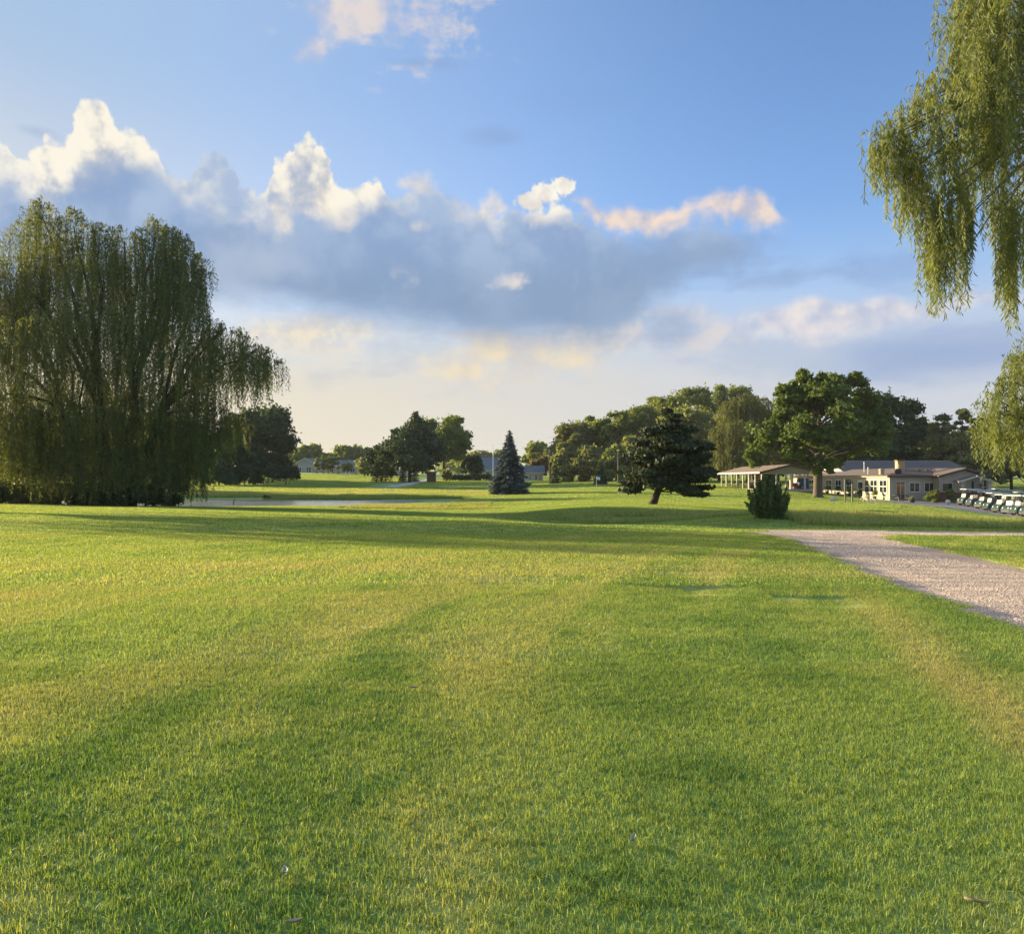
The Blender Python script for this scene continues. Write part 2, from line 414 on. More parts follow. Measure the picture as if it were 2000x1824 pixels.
# ------------------------------------------------------------------ lie of the land
PXC = [0, 300, 600, 900, 1200, 1500, 1700, 2000]
PROF = {
 0:    [(0, 0), (46, 0), (52, -.10), (58, -.22), (63, -.5), (68, -1.0), (73, -1.35), (90, -1.35), (96, -.95), (101, -.72), (110, -.55), (125, -.35), (150, 0), (200, 1.1), (280, 3.9), (400, 4.2)],
 300:  [(0, 0), (44, 0), (50, -.12), (58, -.42), (67, -.80), (73, -.94), (78, -1.3), (91, -1.35), (96, -.95), (101, -.70), (125, -.35), (150, 0), (200, 1.1), (280, 3.9), (400, 4.2)],
 600:  [(0, 0), (38, 0), (42, -.06), (48, -.40), (60, -.68), (70, -.82), (76, -.93), (81, -1.25), (92, -1.3), (96, -1.0), (99, -.74), (125, -.35), (150, 0.0), (200, 1.0), (280, 3.8), (400, 4.2)],
 900:  [(0, 0), (31, 0), (35, -.06), (39, -.42), (44, -.58), (50, -.62), (60, -.70), (72, -.78), (79, -.82), (84, -.85), (92, -.87), (96, -.82), (102, -.70), (125, -.3), (150, 0), (200, 1.0), (240, 1.7), (280, 2.0), (400, 4.0)],
 1200: [(0, 0), (26, 0), (29, -.06), (33, -.38), (36, -.46), (39, -.42), (42, -.28), (45, -.16), (49, -.12), (56, -.18), (64, -.34), (72, -.48), (90, -.40), (110, 0.0), (150, .9), (200, 1.2), (280, 2.2), (400, 3.5)],
 1500: [(0, 0), (22, 0), (25, -.04), (28, -.16), (33, -.04), (38, -.10), (45, -.30), (52, -.50), (60, -.56), (80, -.70), (95, -.52), (106, .02), (112, .10), (135, .25), (150, .8), (200, 1.2), (280, 2.2), (400, 3.5)],
 1700: [(0, 0), (20, 0), (24, -.05), (27, -.10), (31, -.26), (36, -.36), (45, -.42), (60, -.56), (78, -.85), (88, -1.1), (97, -.98), (105, -.92), (130, -.9), (150, -.5), (200, 0), (280, 2.0), (400, 3.5)],
 2000: [(0, 0), (20, 0), (24, -.05), (27, -.15), (31, -.38), (36, -.50), (45, -.80), (58, -1.35), (69, -1.8), (80, -1.85), (95, -1.4), (105, -.95), (130, -.9), (150, -.5), (200, 0), (280, 2.0), (400, 3.5)],
}
YG = np.concatenate([np.arange(0, 120, 0.5), np.arange(120, 402, 2.0)])
def smooth_prof(p):
    xs, zs = zip(*p)
    z = np.interp(YG, xs, zs)
    for k in range(2):                       # soften the corners, a little more with distance
        zz = z.copy()
        for j in range(1, len(z) - 1): zz[j] = (z[j - 1] + 2 * z[j] + z[j + 1]) / 4
        z = zz
    return z
TAB = np.array([smooth_prof(PROF[c]) for c in PXC])
def vnoise(x, y, s, seed=0):
    """smooth value noise, numpy"""
    x = np.asarray(x, float) / s; y = np.asarray(y, float) / s
    xi, yi = np.floor(x), np.floor(y); fx, fy = x - xi, y - yi
    fx = fx * fx * (3 - 2 * fx); fy = fy * fy * (3 - 2 * fy)
    def h(a, b):
        v = np.sin(a * 127.1 + b * 311.7 + seed * 74.7) * 43758.5453
        return v - np.floor(v)
    return (h(xi, yi) * (1 - fx) + h(xi + 1, yi) * fx) * (1 - fy) + (h(xi, yi + 1) * (1 - fx) + h(xi + 1, yi + 1) * fx) * fy
# gravel path: near-left edge and far-right edge as ground points
def gpt(px, py): Y = EYE * F / (py - HOR); return ((px - 1000) / F * Y, Y)
PATH = [gpt(1452, 1034.5), gpt(1512, 1047), gpt(1562, 1063), gpt(1640, 1099), gpt(1740, 1141), gpt(1850, 1178), gpt(2000, 1228), (5.3, 5.0), (5.1, 0.0), (5.0, -8.0), (4.9, -20.0),
        (9.0, -20.0), (9.1, -8.0), (9.2, 0.0), (9.25, 8.0), (9.3, 13.0), gpt(1990, 1104), gpt(1900, 1085), gpt(1805, 1066), gpt(1745, 1054), gpt(1722, 1047), gpt(1760, 1042.5), (13.5, 23.0), (18.0, 22.2), (26.0, 21.4), (40.0, 20.0),
        (40.0, 22.6), (26.0, 24.0), (18.0, 24.7), (14.0, 25.5), gpt(1700, 1029.5), gpt(1600, 1029), gpt(1530, 1030.5)]
LOT = None
def poly_dist(x, y, P):
    """signed distance to a polygon, positive inside (numpy arrays)"""
    x = np.asarray(x, float); y = np.asarray(y, float)
    d = np.full(x.shape, 1e9); ins = np.zeros(x.shape, bool)
    n = len(P)
    for i in range(n):
        ax, ay = P[i]; bx, by = P[(i + 1) % n]
        ex, ey = bx - ax, by - ay
        t = np.clip(((x - ax) * ex + (y - ay) * ey) / (ex * ex + ey * ey + 1e-12), 0, 1)
        d = np.minimum(d, np.hypot(x - ax - t * ex, y - ay - t * ey))
        c = ((ay > y) != (by > y))
        xi = ax + (y - ay) / (by - ay if by != ay else 1e-9) * ex
        ins ^= c & (x < xi)
    return np.where(ins, d, -d)
DIPS = [gpt(1352, 1150) + (0.55, 0.07), gpt(1618, 1170) + (0.5, 0.05), gpt(1345, 1122) + (0.9, 0.03), gpt(1010, 1140) + (0.8, 0.03)]
def ground0(x, y):
    x = np.asarray(x, float); y = np.asarray(y, float)
    px = 1000 + F * x / np.maximum(y, 1.0)
    px = np.clip(px, 0, 2000)
    k = np.clip(np.searchsorted(PXC, px, side='right') - 1, 0, len(PXC) - 2)
    a = np.array(PXC)[k]; b = np.array(PXC)[k + 1]
    t = (px - a) / (b - a); t = t * t * (3 - 2 * t)
    yy = np.clip(y, 0, 400)
    idx = np.interp(yy, YG, np.arange(len(YG)))
    i0 = np.clip(idx.astype(int), 0, len(YG) - 2); f = idx - i0
    za = TAB[k, i0] * (1 - f) + TAB[k, i0 + 1] * f
    zb = TAB[k + 1, i0] * (1 - f) + TAB[k + 1, i0 + 1] * f
    z = za * (1 - t) + zb * t
    amp = np.clip((y - 2) / 18.0, 0.12, 1.0)
    z = z + amp * ((vnoise(x, y, 5.5, 1) - 0.5) * 0.07 + (vnoise(x, y, 2.1, 2) - 0.5) * 0.035) + np.clip((y - 26) / 30, 0, 1) * (1 - 0.8 * np.clip((y - 50) / 10, 0, 1) * np.clip((104 - y) / 8, 0, 1) * np.clip((8 - x) / 6, 0, 1)) * (vnoise(x, y, 9.0, 3) - 0.5) * 0.16
    for dx, dy, r, h in DIPS: z = z - h * np.exp(-(((x - dx) / r) ** 2 + ((y - dy) / (r * 0.7)) ** 2))
    return z
def ground(x, y):
    """height of the soil, with the bed of the gravel path cut into it"""
    d = poly_dist(x, y, PATH)
    return ground0(x, y) - 0.15 * np.clip(d / 0.16 + 0.5, 0, 1)
def on_ground(px, py, y0=60.0, y1=320.0):
    """the first point of the land, from distance y0 on, that shows at this picture point"""
    Y = np.arange(y0, y1, 0.5); z = ground0((px - 1000.0) / F * Y, Y); row = HOR - (z - EYE) / Y * F
    k = np.nonzero(row <= py)[0]; y = float(Y[k[0]] if len(k) else y1)
    return ((px - 1000.0) / F * y, y)
def gz(x, y): return float(ground(np.array([x]), np.array([y]))[0])
def X_at(px, Y): return (px - 1000.0) / F * Y
def Z_at(py, Y): return EYE + (HOR - py) / F * Y
# ------------------------------------------------------------------ ground, water, paths
def lawn_colour(g, pos, tip=None, blade=None, dry=None):
    """colour of turf at a place: lush and dry patches, tracks; shared by the soil cover and the blades"""
    x, y, z = g.xyz(pos)
    p2 = g.vec(x, y)
    n1 = g.noise(p2, 0.33, 4, 0.55, dim='2D'); n2 = g.noise(p2, 1.5, 4, 0.6, dim='2D'); n3 = g.noise(g.vec(x + 40.0, y), 0.12, 3, 0.5, dim='2D')
    # worn straw-coloured tracks across the mown grass
    wob = (n1 - 0.5) * 1.2
    t1 = g.math('ABSOLUTE', x - 2.06 - y * 0.238 + wob * 0.5)
    t2 = g.math('ABSOLUTE', x + 5.6 - y * 0.40 + (y - 5.0) * (y - 5.0) * 0.004 + wob)
    t3 = g.math('ABSOLUTE', y - 14.2 + x * 0.10 + wob * 1.6)
    tr = g.mx(g.step(t1, 0.55, 0.05, 0, 0.72) * g.step(y, 13.0, 9.0), g.step(t2, 1.0, 0.1, 0, 0.42) * g.step(y, 20.0, 14.0))
    tr = g.mx(tr, g.step(t3, 1.6, 0.2, 0, 0.36))
    # passes of the mower, curving away over the lawn
    u = x - (y - 4.0) * (y - 4.0) * 0.021 + (n1 - 0.5) * 0.5
    mow = g.noise(g.vec(u * 0.75, y * 0.05), 1.0, 2, 0.5, dim='2D')
    mow_f = g.step(y, 34.0, 12.0)
    f = g.clamp(tr + g.step(mow, 0.50, 0.66, 0, 0.42) * mow_f * g.step(y, 3.2, 8.5, 0.25, 1.0) + g.step(n1 * 0.6 + n2 * 0.4, 0.46, 0.72, 0, 0.48) + (dry if dry is not None else 0.0))
    lush = g.mix(g.clamp(g.step(n3 * 0.4 + n2 * 0.35 + mow * 0.25, 0.38, 0.60) + g.step(y, 5.5, 13.0, 0, 0.45)), LAWN_A, LAWN_B)
    return g.mix(f, lush, LAWN_DRY), f
LAWN_A, LAWN_B, LAWN_DRY = (0.128, 0.236, 0.058), (0.282, 0.382, 0.108), (0.425, 0.425, 0.180)

def mk_grass_mat():
    m = bpy.data.materials.new('grass_blades'); m.use_nodes = True
    g = Graph(m.node_tree); b = g.n['Principled BSDF']; out = g.n['Material Output']
    pos = Nd(g, g.new('ShaderNodeNewGeometry').outputs['Position'])
    tone = Nd(g, g.new('ShaderNodeAttribute', attribute_name='tone').outputs['Fac'])
    tip = Nd(g, g.new('ShaderNodeAttribute', attribute_name='tip').outputs['Fac'])
    dry = Nd(g, g.new('ShaderNodeAttribute', attribute_name='dry', attribute_type='INSTANCER').outputs['Fac'])
    c, f = lawn_colour(g, pos, dry=dry)
    straw = g.step(tone + f * 0.16, 0.95, 1.02, 0, 0.8)
    c = g.mix(straw, c, (0.40, 0.385, 0.20))
    c = g.mix(1.0, c, g.ramp(tone, [(0.0, (0.40, 0.46, 0.42)), (0.5, (0.96, 0.98, 0.93)), (1.0, (1.6, 1.5, 1.35))]), 'MULTIPLY')
    g.put(b.inputs['Base Color'], c); b.inputs['Roughness'].default_value = 0.55; b.inputs['Specular IOR Level'].default_value = 0.25
    t = g.new('ShaderNodeBsdfTranslucent'); g.put(t.inputs['Color'], g.mix(1.0, c, (1.35, 1.15, 0.50), 'MULTIPLY'))
    mx = g.new("ShaderNodeMixShader"); mx.inputs[0].default_value = 0.45
    g.l.new(b.outputs[0], mx.inputs[1]); g.l.new(t.outputs[0], mx.inputs[2]); g.l.new(mx.outputs[0], out.inputs[0])
    return m
def mk_soil_mat():
    m = bpy.data.materials.new('turf_base'); m.use_nodes = True
    g = Graph(m.node_tree); b = g.n['Principled BSDF']
    pos = Nd(g, g.new('ShaderNodeNewGeometry').outputs['Position'])
    c, f = lawn_colour(g, pos)
    y = g.xyz(pos)[1]
    near = g.step(y, 60.0, 160.0)
    c = g.mix(1.0, c, g.mix(near, (0.98, 0.98, 0.95), (1.0, 1.0, 1.0)), 'MULTIPLY')
    g.put(b.inputs['Base Color'], c); b.inputs['Roughness'].default_value = 0.9; b.inputs['Specular IOR Level'].default_value = 0.15
    bp = g.new('ShaderNodeBump'); bp.inputs['Strength'].default_value = 0.8; bp.inputs['Distance'].default_value = 0.05
    g.put(bp.inputs['Height'], g.noise(pos, 6.0, 5, 0.7)); g.l.new(bp.outputs[0], b.inputs['Normal'])
    return m
M_GRASS, M_SOIL = mk_grass_mat(), mk_soil_mat()

def axis(parts):
    out = []
    for a, b, st in parts: out.append(np.arange(a, b - 1e-6, st))
    return np.concatenate(out + [[parts[-1][1]]])
gx = axis([(-6000, -1000, 500), (-1000, -300, 70), (-300, -100, 10), (-100, -46, 2), (-46, -10, 0.75), (-10, 4, 0.5), (4, 20, 0.2), (20, 60, 0.8), (60, 120, 3), (120, 300, 12), (300, 1000, 70), (1000, 6000, 500)])
gy = axis([(-600, -60, 60), (-60, 2, 4), (2, 8, 0.5), (8, 27, 0.2), (27, 60, 0.5), (60, 120, 1.0), (120, 300, 4), (300, 420, 12), (420, 1500, 120), (1500, 9000, 750)])
GX, GY = np.meshgrid(gx, gy)
GZ = ground(GX.ravel(), GY.ravel())
V = np.stack([GX.ravel(), GY.ravel(), GZ], 1)
nx, ny = len(gx), len(gy)
I = (np.arange(ny - 1)[:, None] * nx + np.arange(nx - 1)[None, :]).ravel()
Q = np.stack([I, I + 1, I + nx + 1, I + nx], 1)
tag(link('ground', mesh_np('ground', V, [Q], M_SOIL, smooth=True)), kind='structure')

def sheet(name, poly, mat, lift, step, y_sub=None, grow=0.0, fn=ground0, pieces=None):
    """a sheet that follows the land inside an outline"""
    P = np.array(poly); x0, y0 = P.min(0) - grow; x1, y1 = P.max(0) + grow
    xs = np.arange(x0, x1 + step, step); ys = np.arange(y0, y1 + step, step)
    A, B = np.meshgrid(xs, ys); d = poly_dist(A.ravel(), B.ravel(), poly) + grow
    z = fn(A.ravel(), B.ravel()) + lift
    nx, ny = len(xs), len(ys)
    I = (np.arange(ny - 1)[:, None] * nx + np.arange(nx - 1)[None, :]).ravel()
    q = np.stack([I, I + 1, I + nx + 1, I + nx], 1)
    q = q[(d[q] > -step * 0.2).all(1)]
    used = np.unique(q); re = np.full(len(z), -1); re[used] = np.arange(len(used))
    return tag(link(name, mesh_np(name, np.stack([A.ravel(), B.ravel(), z], 1)[used], [re[q]], mat, smooth=True)), kind='structure')

# gravel path
def mk_gravel():
    m = bpy.data.materials.new('gravel_path'); m.use_nodes = True
    g = Graph(m.node_tree); b = g.n['Principled BSDF']
    pos = Nd(g, g.new('ShaderNodeNewGeometry').outputs['Position'])
    n = g.noise(pos, 0.8, 4, 0.6); v = g.voronoi(pos, 34, out='Color'); vr = g.xyz(v)[0]
    d = g.voronoi(pos, 34)
    c = g.mix(vr, (0.52, 0.395, 0.315), (0.70, 0.545, 0.44))
    c = g.mix(g.step(n, 0.35, 0.7, 0, 0.35), c, (0.57, 0.465, 0.37))
    c = g.mix(g.step(d, 0.3, 0.62), c, g.mix(1.0, c, (0.75, 0.73, 0.71), 'MULTIPLY'))
    g.put(b.inputs['Base Color'], c); b.inputs['Roughness'].default_value = 0.9; b.inputs['Specular IOR Level'].default_value = 0.2
    bp = g.new('ShaderNodeBump'); bp.inputs['Strength'].default_value = 1.0; bp.inputs['Distance'].default_value = 0.02; bp.invert = True
    g.put(bp.inputs['Height'], d + g.noise(pos, 60, 3, 0.6) * 0.3); g.l.new(bp.outputs[0], b.inputs['Normal'])
    return m
M_GRAVEL = mk_gravel()
def path_drop(y): return -0.085 + 0.07 * np.clip((np.asarray(y, float) - 9.0) / 12.0, 0, 1)
sheet('gravel_path', PATH, M_GRAVEL, 0.0, 0.2, grow=0.25, fn=lambda x, y: ground0(x, y) + path_drop(y))
# pond
def mk_water():
    m = bpy.data.materials.new('pond_water'); m.use_nodes = True
    g = Graph(m.node_tree); b = g.n['Principled BSDF']
    pos = Nd(g, g.new('ShaderNodeNewGeometry').outputs['Position'])
    b.inputs['Base Color'].default_value = (0.36, 0.36, 0.31, 1); b.inputs['Roughness'].default_value = 0.16; b.inputs['IOR'].default_value = 1.33
    bp = g.new('ShaderNodeBump'); bp.inputs['Strength'].default_value = 0.6; bp.inputs['Distance'].default_value = 0.06
    x, y, z = g.xyz(pos)
    g.put(bp.inputs['Height'], g.noise(g.vec(x * 0.5, y), 1.2, 4, 0.6)); g.l.new(bp.outputs[0], b.inputs['Normal'])
    return m
me = MB().add([(-62, 60, -0.93), (6, 60, -0.93), (6, 104, -0.93), (-62, 104, -0.93)], [(0, 1, 2, 3)]).mesh('pond_water', mk_water())
tag(link('pond_water', me), kind='structure')
# asphalt forecourt of the clubhouse, and the grey cart path beyond the pond
M_ASPH = pmat('asphalt', (0.36, 0.31, 0.28), 0.85, 0.16, 0.7, bump=0.3, bscale=30)
def place(px, py, z): Y = (EYE - z) * F / (py - HOR); return ((px - 1000) / F * Y, Y)
LOT = [place(1655, 981, -1.05), place(1720, 985, -1.1), place(1800, 991, -1.4), place(1860, 998, -1.6), place(1920, 1004.5, -1.75), place(2000, 1013, -1.85), (52, 66), (90, 62), (90, 100), (62, 101), (59.5, 101.5), (57, 99.0), (47.2, 99.0), (46.9, 97.4), (44, 96.5), (40.5, 93)]
sheet('parking_lot', LOT, M_ASPH, 0.03, 0.8)
M_CONC = pmat('concrete', (0.50, 0.49, 0.47), 0.85, 0.12, 0.8)
CART = [on_ground(*q) for q in ((734, 952), (770, 947.5), (800, 943), (826, 937.5), (836, 934), (852, 933.5), (846, 937), (830, 942), (806, 947), (776, 952))]
sheet('cart_path', CART, M_CONC, 0.05, 1.0)
M_SAND = pmat('bunker_sand', (0.50, 0.40, 0.25), 0.95, 0.1, 1.0)
sheet('sand_bunker', [(X_at(761, 190), 186), (X_at(783, 190), 186), (X_at(786, 190), 193), (X_at(764, 190), 194)], M_SAND, 0.06, 0.8)

# ------------------------------------------------------------------ grass: mown blades as small squares of turf, set out over the land
def turf_patch(seed, size, dens, h, wdt, bend=0.5, tuft=0.0):
    rg = np.random.default_rng(seed)
    n = int(dens * size * size)
    px_, py_ = rg.uniform(-size / 2, size / 2, (2, n))
    if tuft:
        cx, cy = rg.uniform(-size / 2, size / 2, (2, max(4, int(n * 0.05)))); k = rg.integers(0, len(cx), n); s = rg.random(n) < tuft
        px_ = np.where(s, cx[k] + rg.normal(0, size * 0.012 + 0.008, n), px_); py_ = np.where(s, cy[k] + rg.normal(0, size * 0.012 + 0.008, n), py_)
    hh = h * np.clip(rg.normal(1.0, 0.28, n), 0.4, 1.9)
    a = rg.uniform(0, 2 * math.pi, n); l = np.abs(rg.normal(0.35, bend * 0.55, n)); ca, sa = np.cos(a), np.sin(a)
    fa = a + math.pi / 2 + rg.normal(0, 0.6, n); wx_, wy_ = np.cos(fa), np.sin(fa)
    wd = wdt * rg.uniform(0.6, 1.4, n)
    t = np.clip(rg.normal(0.5, 0.24, n), 0, 1)
    z0 = np.zeros(n)
    r1, z1 = hh * l * 0.30, hh * 0.58
    r2, z2 = hh * l * 1.0, hh * np.sqrt(np.clip(1.05 - (l * 0.75) ** 2, 0.12, 1))
    P = [(px_ - wx_ * wd / 2, py_ - wy_ * wd / 2, z0), (px_ + wx_ * wd / 2, py_ + wy_ * wd / 2, z0),
         (px_ + ca * r1 + wx_ * wd * .42, py_ + sa * r1 + wy_ * wd * .42, z1), (px_ + ca * r1 - wx_ * wd * .42, py_ + sa * r1 - wy_ * wd * .42, z1),
         (px_ + ca * r2, py_ + sa * r2, z2)]
    V = np.stack([np.stack(p, 1) for p in P], 1).reshape(-1, 3)
    b = np.arange(n)[:, None] * 5
    tip = np.tile([0.0, 0.0, 0.75, 0.75, 1.0], n)
    return mesh_np('turf', V, [b + np.array([[0, 1, 2, 3]]), b + np.array([[3, 2, 4]])], M_GRASS, tone=np.repeat(t, 5), smooth=True, attrs={'tip': tip})
KINDS = {}          # class -> {size: [indices]}
turf_col = bpy.data.collections.new('turf_pieces')
n_turf = 0
def add_class(c, sizes, nvar, dens, h, wdt, bend, tuft=0.0):
    global n_turf
    KINDS[c] = {}
    for s in sizes:
        KINDS[c][s] = []
        for k in range(nvar):
            o = bpy.data.objects.new('turf_%04d' % n_turf, turf_patch(n_turf + 11, s, dens, h, wdt, bend, tuft)); turf_col.objects.link(o)
            KINDS[c][s].append(n_turf); n_turf += 1
add_class('a', (0.5,), 8, 14000, 0.032, 0.0026, 0.9, 0.4)
add_class('a2', (1.0, 0.5, 0.25), 6, 6400, 0.033, 0.0037, 0.85, 0.3)
add_class('b', (1.0, 0.5, 0.25), 6, 1800, 0.038, 0.0085, 0.7, 0.15)
add_class('c', (2.0, 1.0), 6, 430, 0.034, 0.019, 0.7)
add_class('d', (4.0,), 5, 110, 0.045, 0.05, 0.7)
add_class('e', (8.0,), 5, 30, 0.07, 0.11, 0.7)
add_class('r', (2.0,), 5, 420, 0.26, 0.016, 0.9, 0.5)      # uncut rough on the banks
def rough_at(x, y):
    """where the grass is left long, and how dry it is (0..1)"""
    px = 1000 + F * x / max(y, 1); n = float(vnoise(x, y, 4.0, 9)); n2 = float(vnoise(x, y, 11.0, 10))
    long_, dry = 0.0, 0.0
    if 960 < px < 1470 and 33.5 < y < 43.5: long_, dry = (0.25 + 0.3 * n if y > 36 else 0.0), 0.45 * n + 0.15
    if px > 1560 and 30 < y < 45: long_, dry = 0.35 + 0.5 * n, 0.25 + 0.4 * n
    if px < 900 and 96 < y < 103: long_, dry = 0.9, 0.25 * n
    if px < 1000 and 103 < y < 135: dry = 0.30 + 0.5 * n2
    if 700 < px < 980 and 60 < y < 80: long_, dry = 0.2, 0.3 + 0.5 * n
    if 980 < px < 1500 and 45 < y < 58: dry = -0.25
    if px > 1550 and 46 < y < 80: dry = 0.15 * n2
    return long_, dry
pts, rots, idxs, drys = [], [], [], []
rng = random.Random(5)
def emit(x, y, s, c):
    d = float(poly_dist(np.array([x]), np.array([y]), PATH)[0])
    if d > s * 0.72: return
    if abs(d) < s * 0.72 and s > 0.26 and (s / 2) in KINDS[c]:
        for ox in (-s / 4, s / 4):
            for oy in (-s / 4, s / 4): emit(x + ox, y + oy, s / 2, c)
        return
    if d > (0.06 if s < 0.3 else -0.05): return
    pts.append((x, y, s)); idxs.append(rng.choice(KINDS[c][s])); rots.append(rng.randrange(4)); drys.append(0.0)
def field(y0, y1, s, c):
    y = y0 + s / 2
    while y < y1:
        half = max(y, 0) * 0.70 + 6.0
        x = -math.ceil(half / s) * s
        while x < half:
            emit(x, y, s, c); x += s
        y += s
field(-2.0, 7.0, 0.5, 'a'); field(7.0, 12.0, 1.0, 'a2'); field(12.0, 24.0, 1.0, 'b'); field(24.0, 64.0, 2.0, 'c'); field(64.0, 128.0, 4.0, 'd'); field(128.0, 264.0, 8.0, 'e')
pts = np.array(pts)
idxs = np.array(idxs); keep = np.ones(len(pts), bool)
gzz = ground0(pts[:, 0], pts[:, 1])
wet = (gzz < -0.84) & (pts[:, 1] > 58) & (pts[:, 0] < 4)
lot = poly_dist(pts[:, 0], pts[:, 1], LOT) > -1.0
crt = poly_dist(pts[:, 0], pts[:, 1], CART) > -1.5
keep &= ~(wet | lot | crt)
extra = []
dr = np.zeros(len(pts))
for i in np.nonzero(keep & (pts[:, 1] > 24))[0]:
    lg, dr[i] = rough_at(pts[i, 0], pts[i, 1])
    if lg > 0 and pts[i, 2] in (2.0, 4.0):
        m = 1 if pts[i, 2] == 2.0 else 2
        for a in range(m):
            for b in range(m):
                if rng.random() < 0.9:
                    q = (pts[i, 0] + (a - (m - 1) / 2) * 2, pts[i, 1] + (b - (m - 1) / 2) * 2)
                    extra.append((q[0], q[1], 2.0, rng.choice(KINDS['r'][2.0]), dr[i], 0.35 + 0.9 * lg * rng.uniform(0.6, 1.2)))
pts, idxs, dr, rots = pts[keep], idxs[keep], dr[keep], np.array(rots)[keep]
scz = np.ones(len(pts))
if extra:
    E_ = np.array(extra)
    pts = np.concatenate([pts, E_[:, :3]]); idxs = np.concatenate([idxs, E_[:, 3].astype(int)]); dr = np.concatenate([dr, E_[:, 4]]); scz = np.concatenate([scz, E_[:, 5]])
    rots = np.concatenate([rots, [rng.randrange(4) for _ in extra]])
e = np.maximum(pts[:, 2] * 0.4, 0.1)
z0 = ground0(pts[:, 0], pts[:, 1])
sxs = (ground0(pts[:, 0] + e, pts[:, 1]) - ground0(pts[:, 0] - e, pts[:, 1])) / (2 * e)
sys_ = (ground0(pts[:, 0], pts[:, 1] + e) - ground0(pts[:, 0], pts[:, 1] - e)) / (2 * e)
EU = []
for a, b, r in zip(sxs, sys_, rots):
    n = Vector((-a, -b, 1)).normalized(); xa = Vector((1, 0, a)).normalized(); ya = n.cross(xa)
    EU.append((Matrix((xa, ya, n)).transposed() @ Matrix.Rotation(r * math.pi / 2, 3, 'Z')).to_euler())
me = bpy.data.meshes.new('grass'); me.vertices.add(len(pts))
me.vertices.foreach_set('co', np.stack([pts[:, 0], pts[:, 1], z0 - 0.004], 1).astype(np.float32).ravel())
me.attributes.new('rot', 'FLOAT_VECTOR', 'POINT').data.foreach_set('vector', np.array([tuple(q) for q in EU], np.float32).ravel())
me.attributes.new('pick', 'INT', 'POINT').data.foreach_set('value', idxs.astype(np.int32))
me.attributes.new('dry', 'FLOAT', 'POINT').data.foreach_set('value', dr.astype(np.float32))
me.attributes.new('size', 'FLOAT_VECTOR', 'POINT').data.foreach_set('vector', np.stack([np.ones(len(pts)), np.ones(len(pts)), scz], 1).astype(np.float32).ravel())
def scatter(name, me, coll):
    o = link(name, me)
    ng = bpy.data.node_groups.new(name + '_scatter', 'GeometryNodeTree')
    ng.interface.new_socket('Geometry', in_out='INPUT', socket_type='NodeSocketGeometry')
    ng.interface.new_socket('Geometry', in_out='OUTPUT', socket_type='NodeSocketGeometry')
    N, L = ng.nodes, ng.links
    gi, go = N.new('NodeGroupInput'), N.new('NodeGroupOutput')
    ci = N.new('GeometryNodeCollectionInfo'); ci.inputs['Collection'].default_value = coll
    ci.inputs['Separate Children'].default_value = True; ci.inputs['Reset Children'].default_value = True
    ip = N.new('GeometryNodeInstanceOnPoints'); ip.inputs['Pick Instance'].default_value = True
    def attr(nm, ty):
        a = N.new('GeometryNodeInputNamedAttribute'); a.data_type = ty; a.inputs['Name'].default_value = nm
        return next(s for s in a.outputs if s.enabled and s.name == 'Attribute')
    L.new(gi.outputs[0], ip.inputs['Points']); L.new(ci.outputs[0], ip.inputs['Instance'])
    L.new(attr('pick', 'INT'), ip.inputs['Instance Index']); L.new(attr('rot', 'FLOAT_VECTOR'), ip.inputs['Rotation']); L.new(attr('size', 'FLOAT_VECTOR'), ip.inputs['Scale'])
    L.new(ip.outputs[0], go.inputs[0])
    md = o.modifiers.new('scatter', 'NODES'); md.node_group = ng
    return o
tag(scatter('grass', me, turf_col), 'short mown lawn grass with taller tufts on the banks', 'grass', kind='stuff')
# ------------------------------------------------------------------ trees
M_BARK = pmat('bark', (0.115, 0.088, 0.066), 0.9, 0.35, 4.0, bump=0.8, bscale=14)
M_BARKD = pmat('dark_bark', (0.055, 0.045, 0.037), 0.9, 0.35, 5.0, bump=0.8, bscale=14)
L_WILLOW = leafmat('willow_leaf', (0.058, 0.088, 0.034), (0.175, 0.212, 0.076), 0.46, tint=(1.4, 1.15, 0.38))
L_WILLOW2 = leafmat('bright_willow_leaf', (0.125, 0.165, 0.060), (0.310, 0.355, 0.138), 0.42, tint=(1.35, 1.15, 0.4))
L_BROAD = leafmat('broad_leaf', (0.098, 0.142, 0.042), (0.250, 0.300, 0.082), 0.48)
L_BRIGHT = leafmat('bright_broad_leaf', (0.130, 0.172, 0.046), (0.280, 0.320, 0.092), 0.44)
L_OLIVE = leafmat('olive_leaf', (0.150, 0.180, 0.070), (0.290, 0.315, 0.125), 0.48)
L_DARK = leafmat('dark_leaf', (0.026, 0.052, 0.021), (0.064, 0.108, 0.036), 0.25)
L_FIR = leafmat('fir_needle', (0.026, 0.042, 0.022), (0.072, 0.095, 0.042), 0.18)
L_BLUE = leafmat('blue_spruce_needle', (0.045, 0.066, 0.064), (0.125, 0.160, 0.155), 0.12, tint=(1, 1, 0.8))
L_PINE = leafmat('pine_needle', (0.105, 0.128, 0.060), (0.235, 0.250, 0.110), 0.35)
L_POP = leafmat('poplar_leaf', (0.150, 0.190, 0.050), (0.270, 0.290, 0.085), 0.45)
L_RUST = leafmat('rusty_leaf', (0.120, 0.095, 0.030), (0.220, 0.170, 0.050), 0.38)

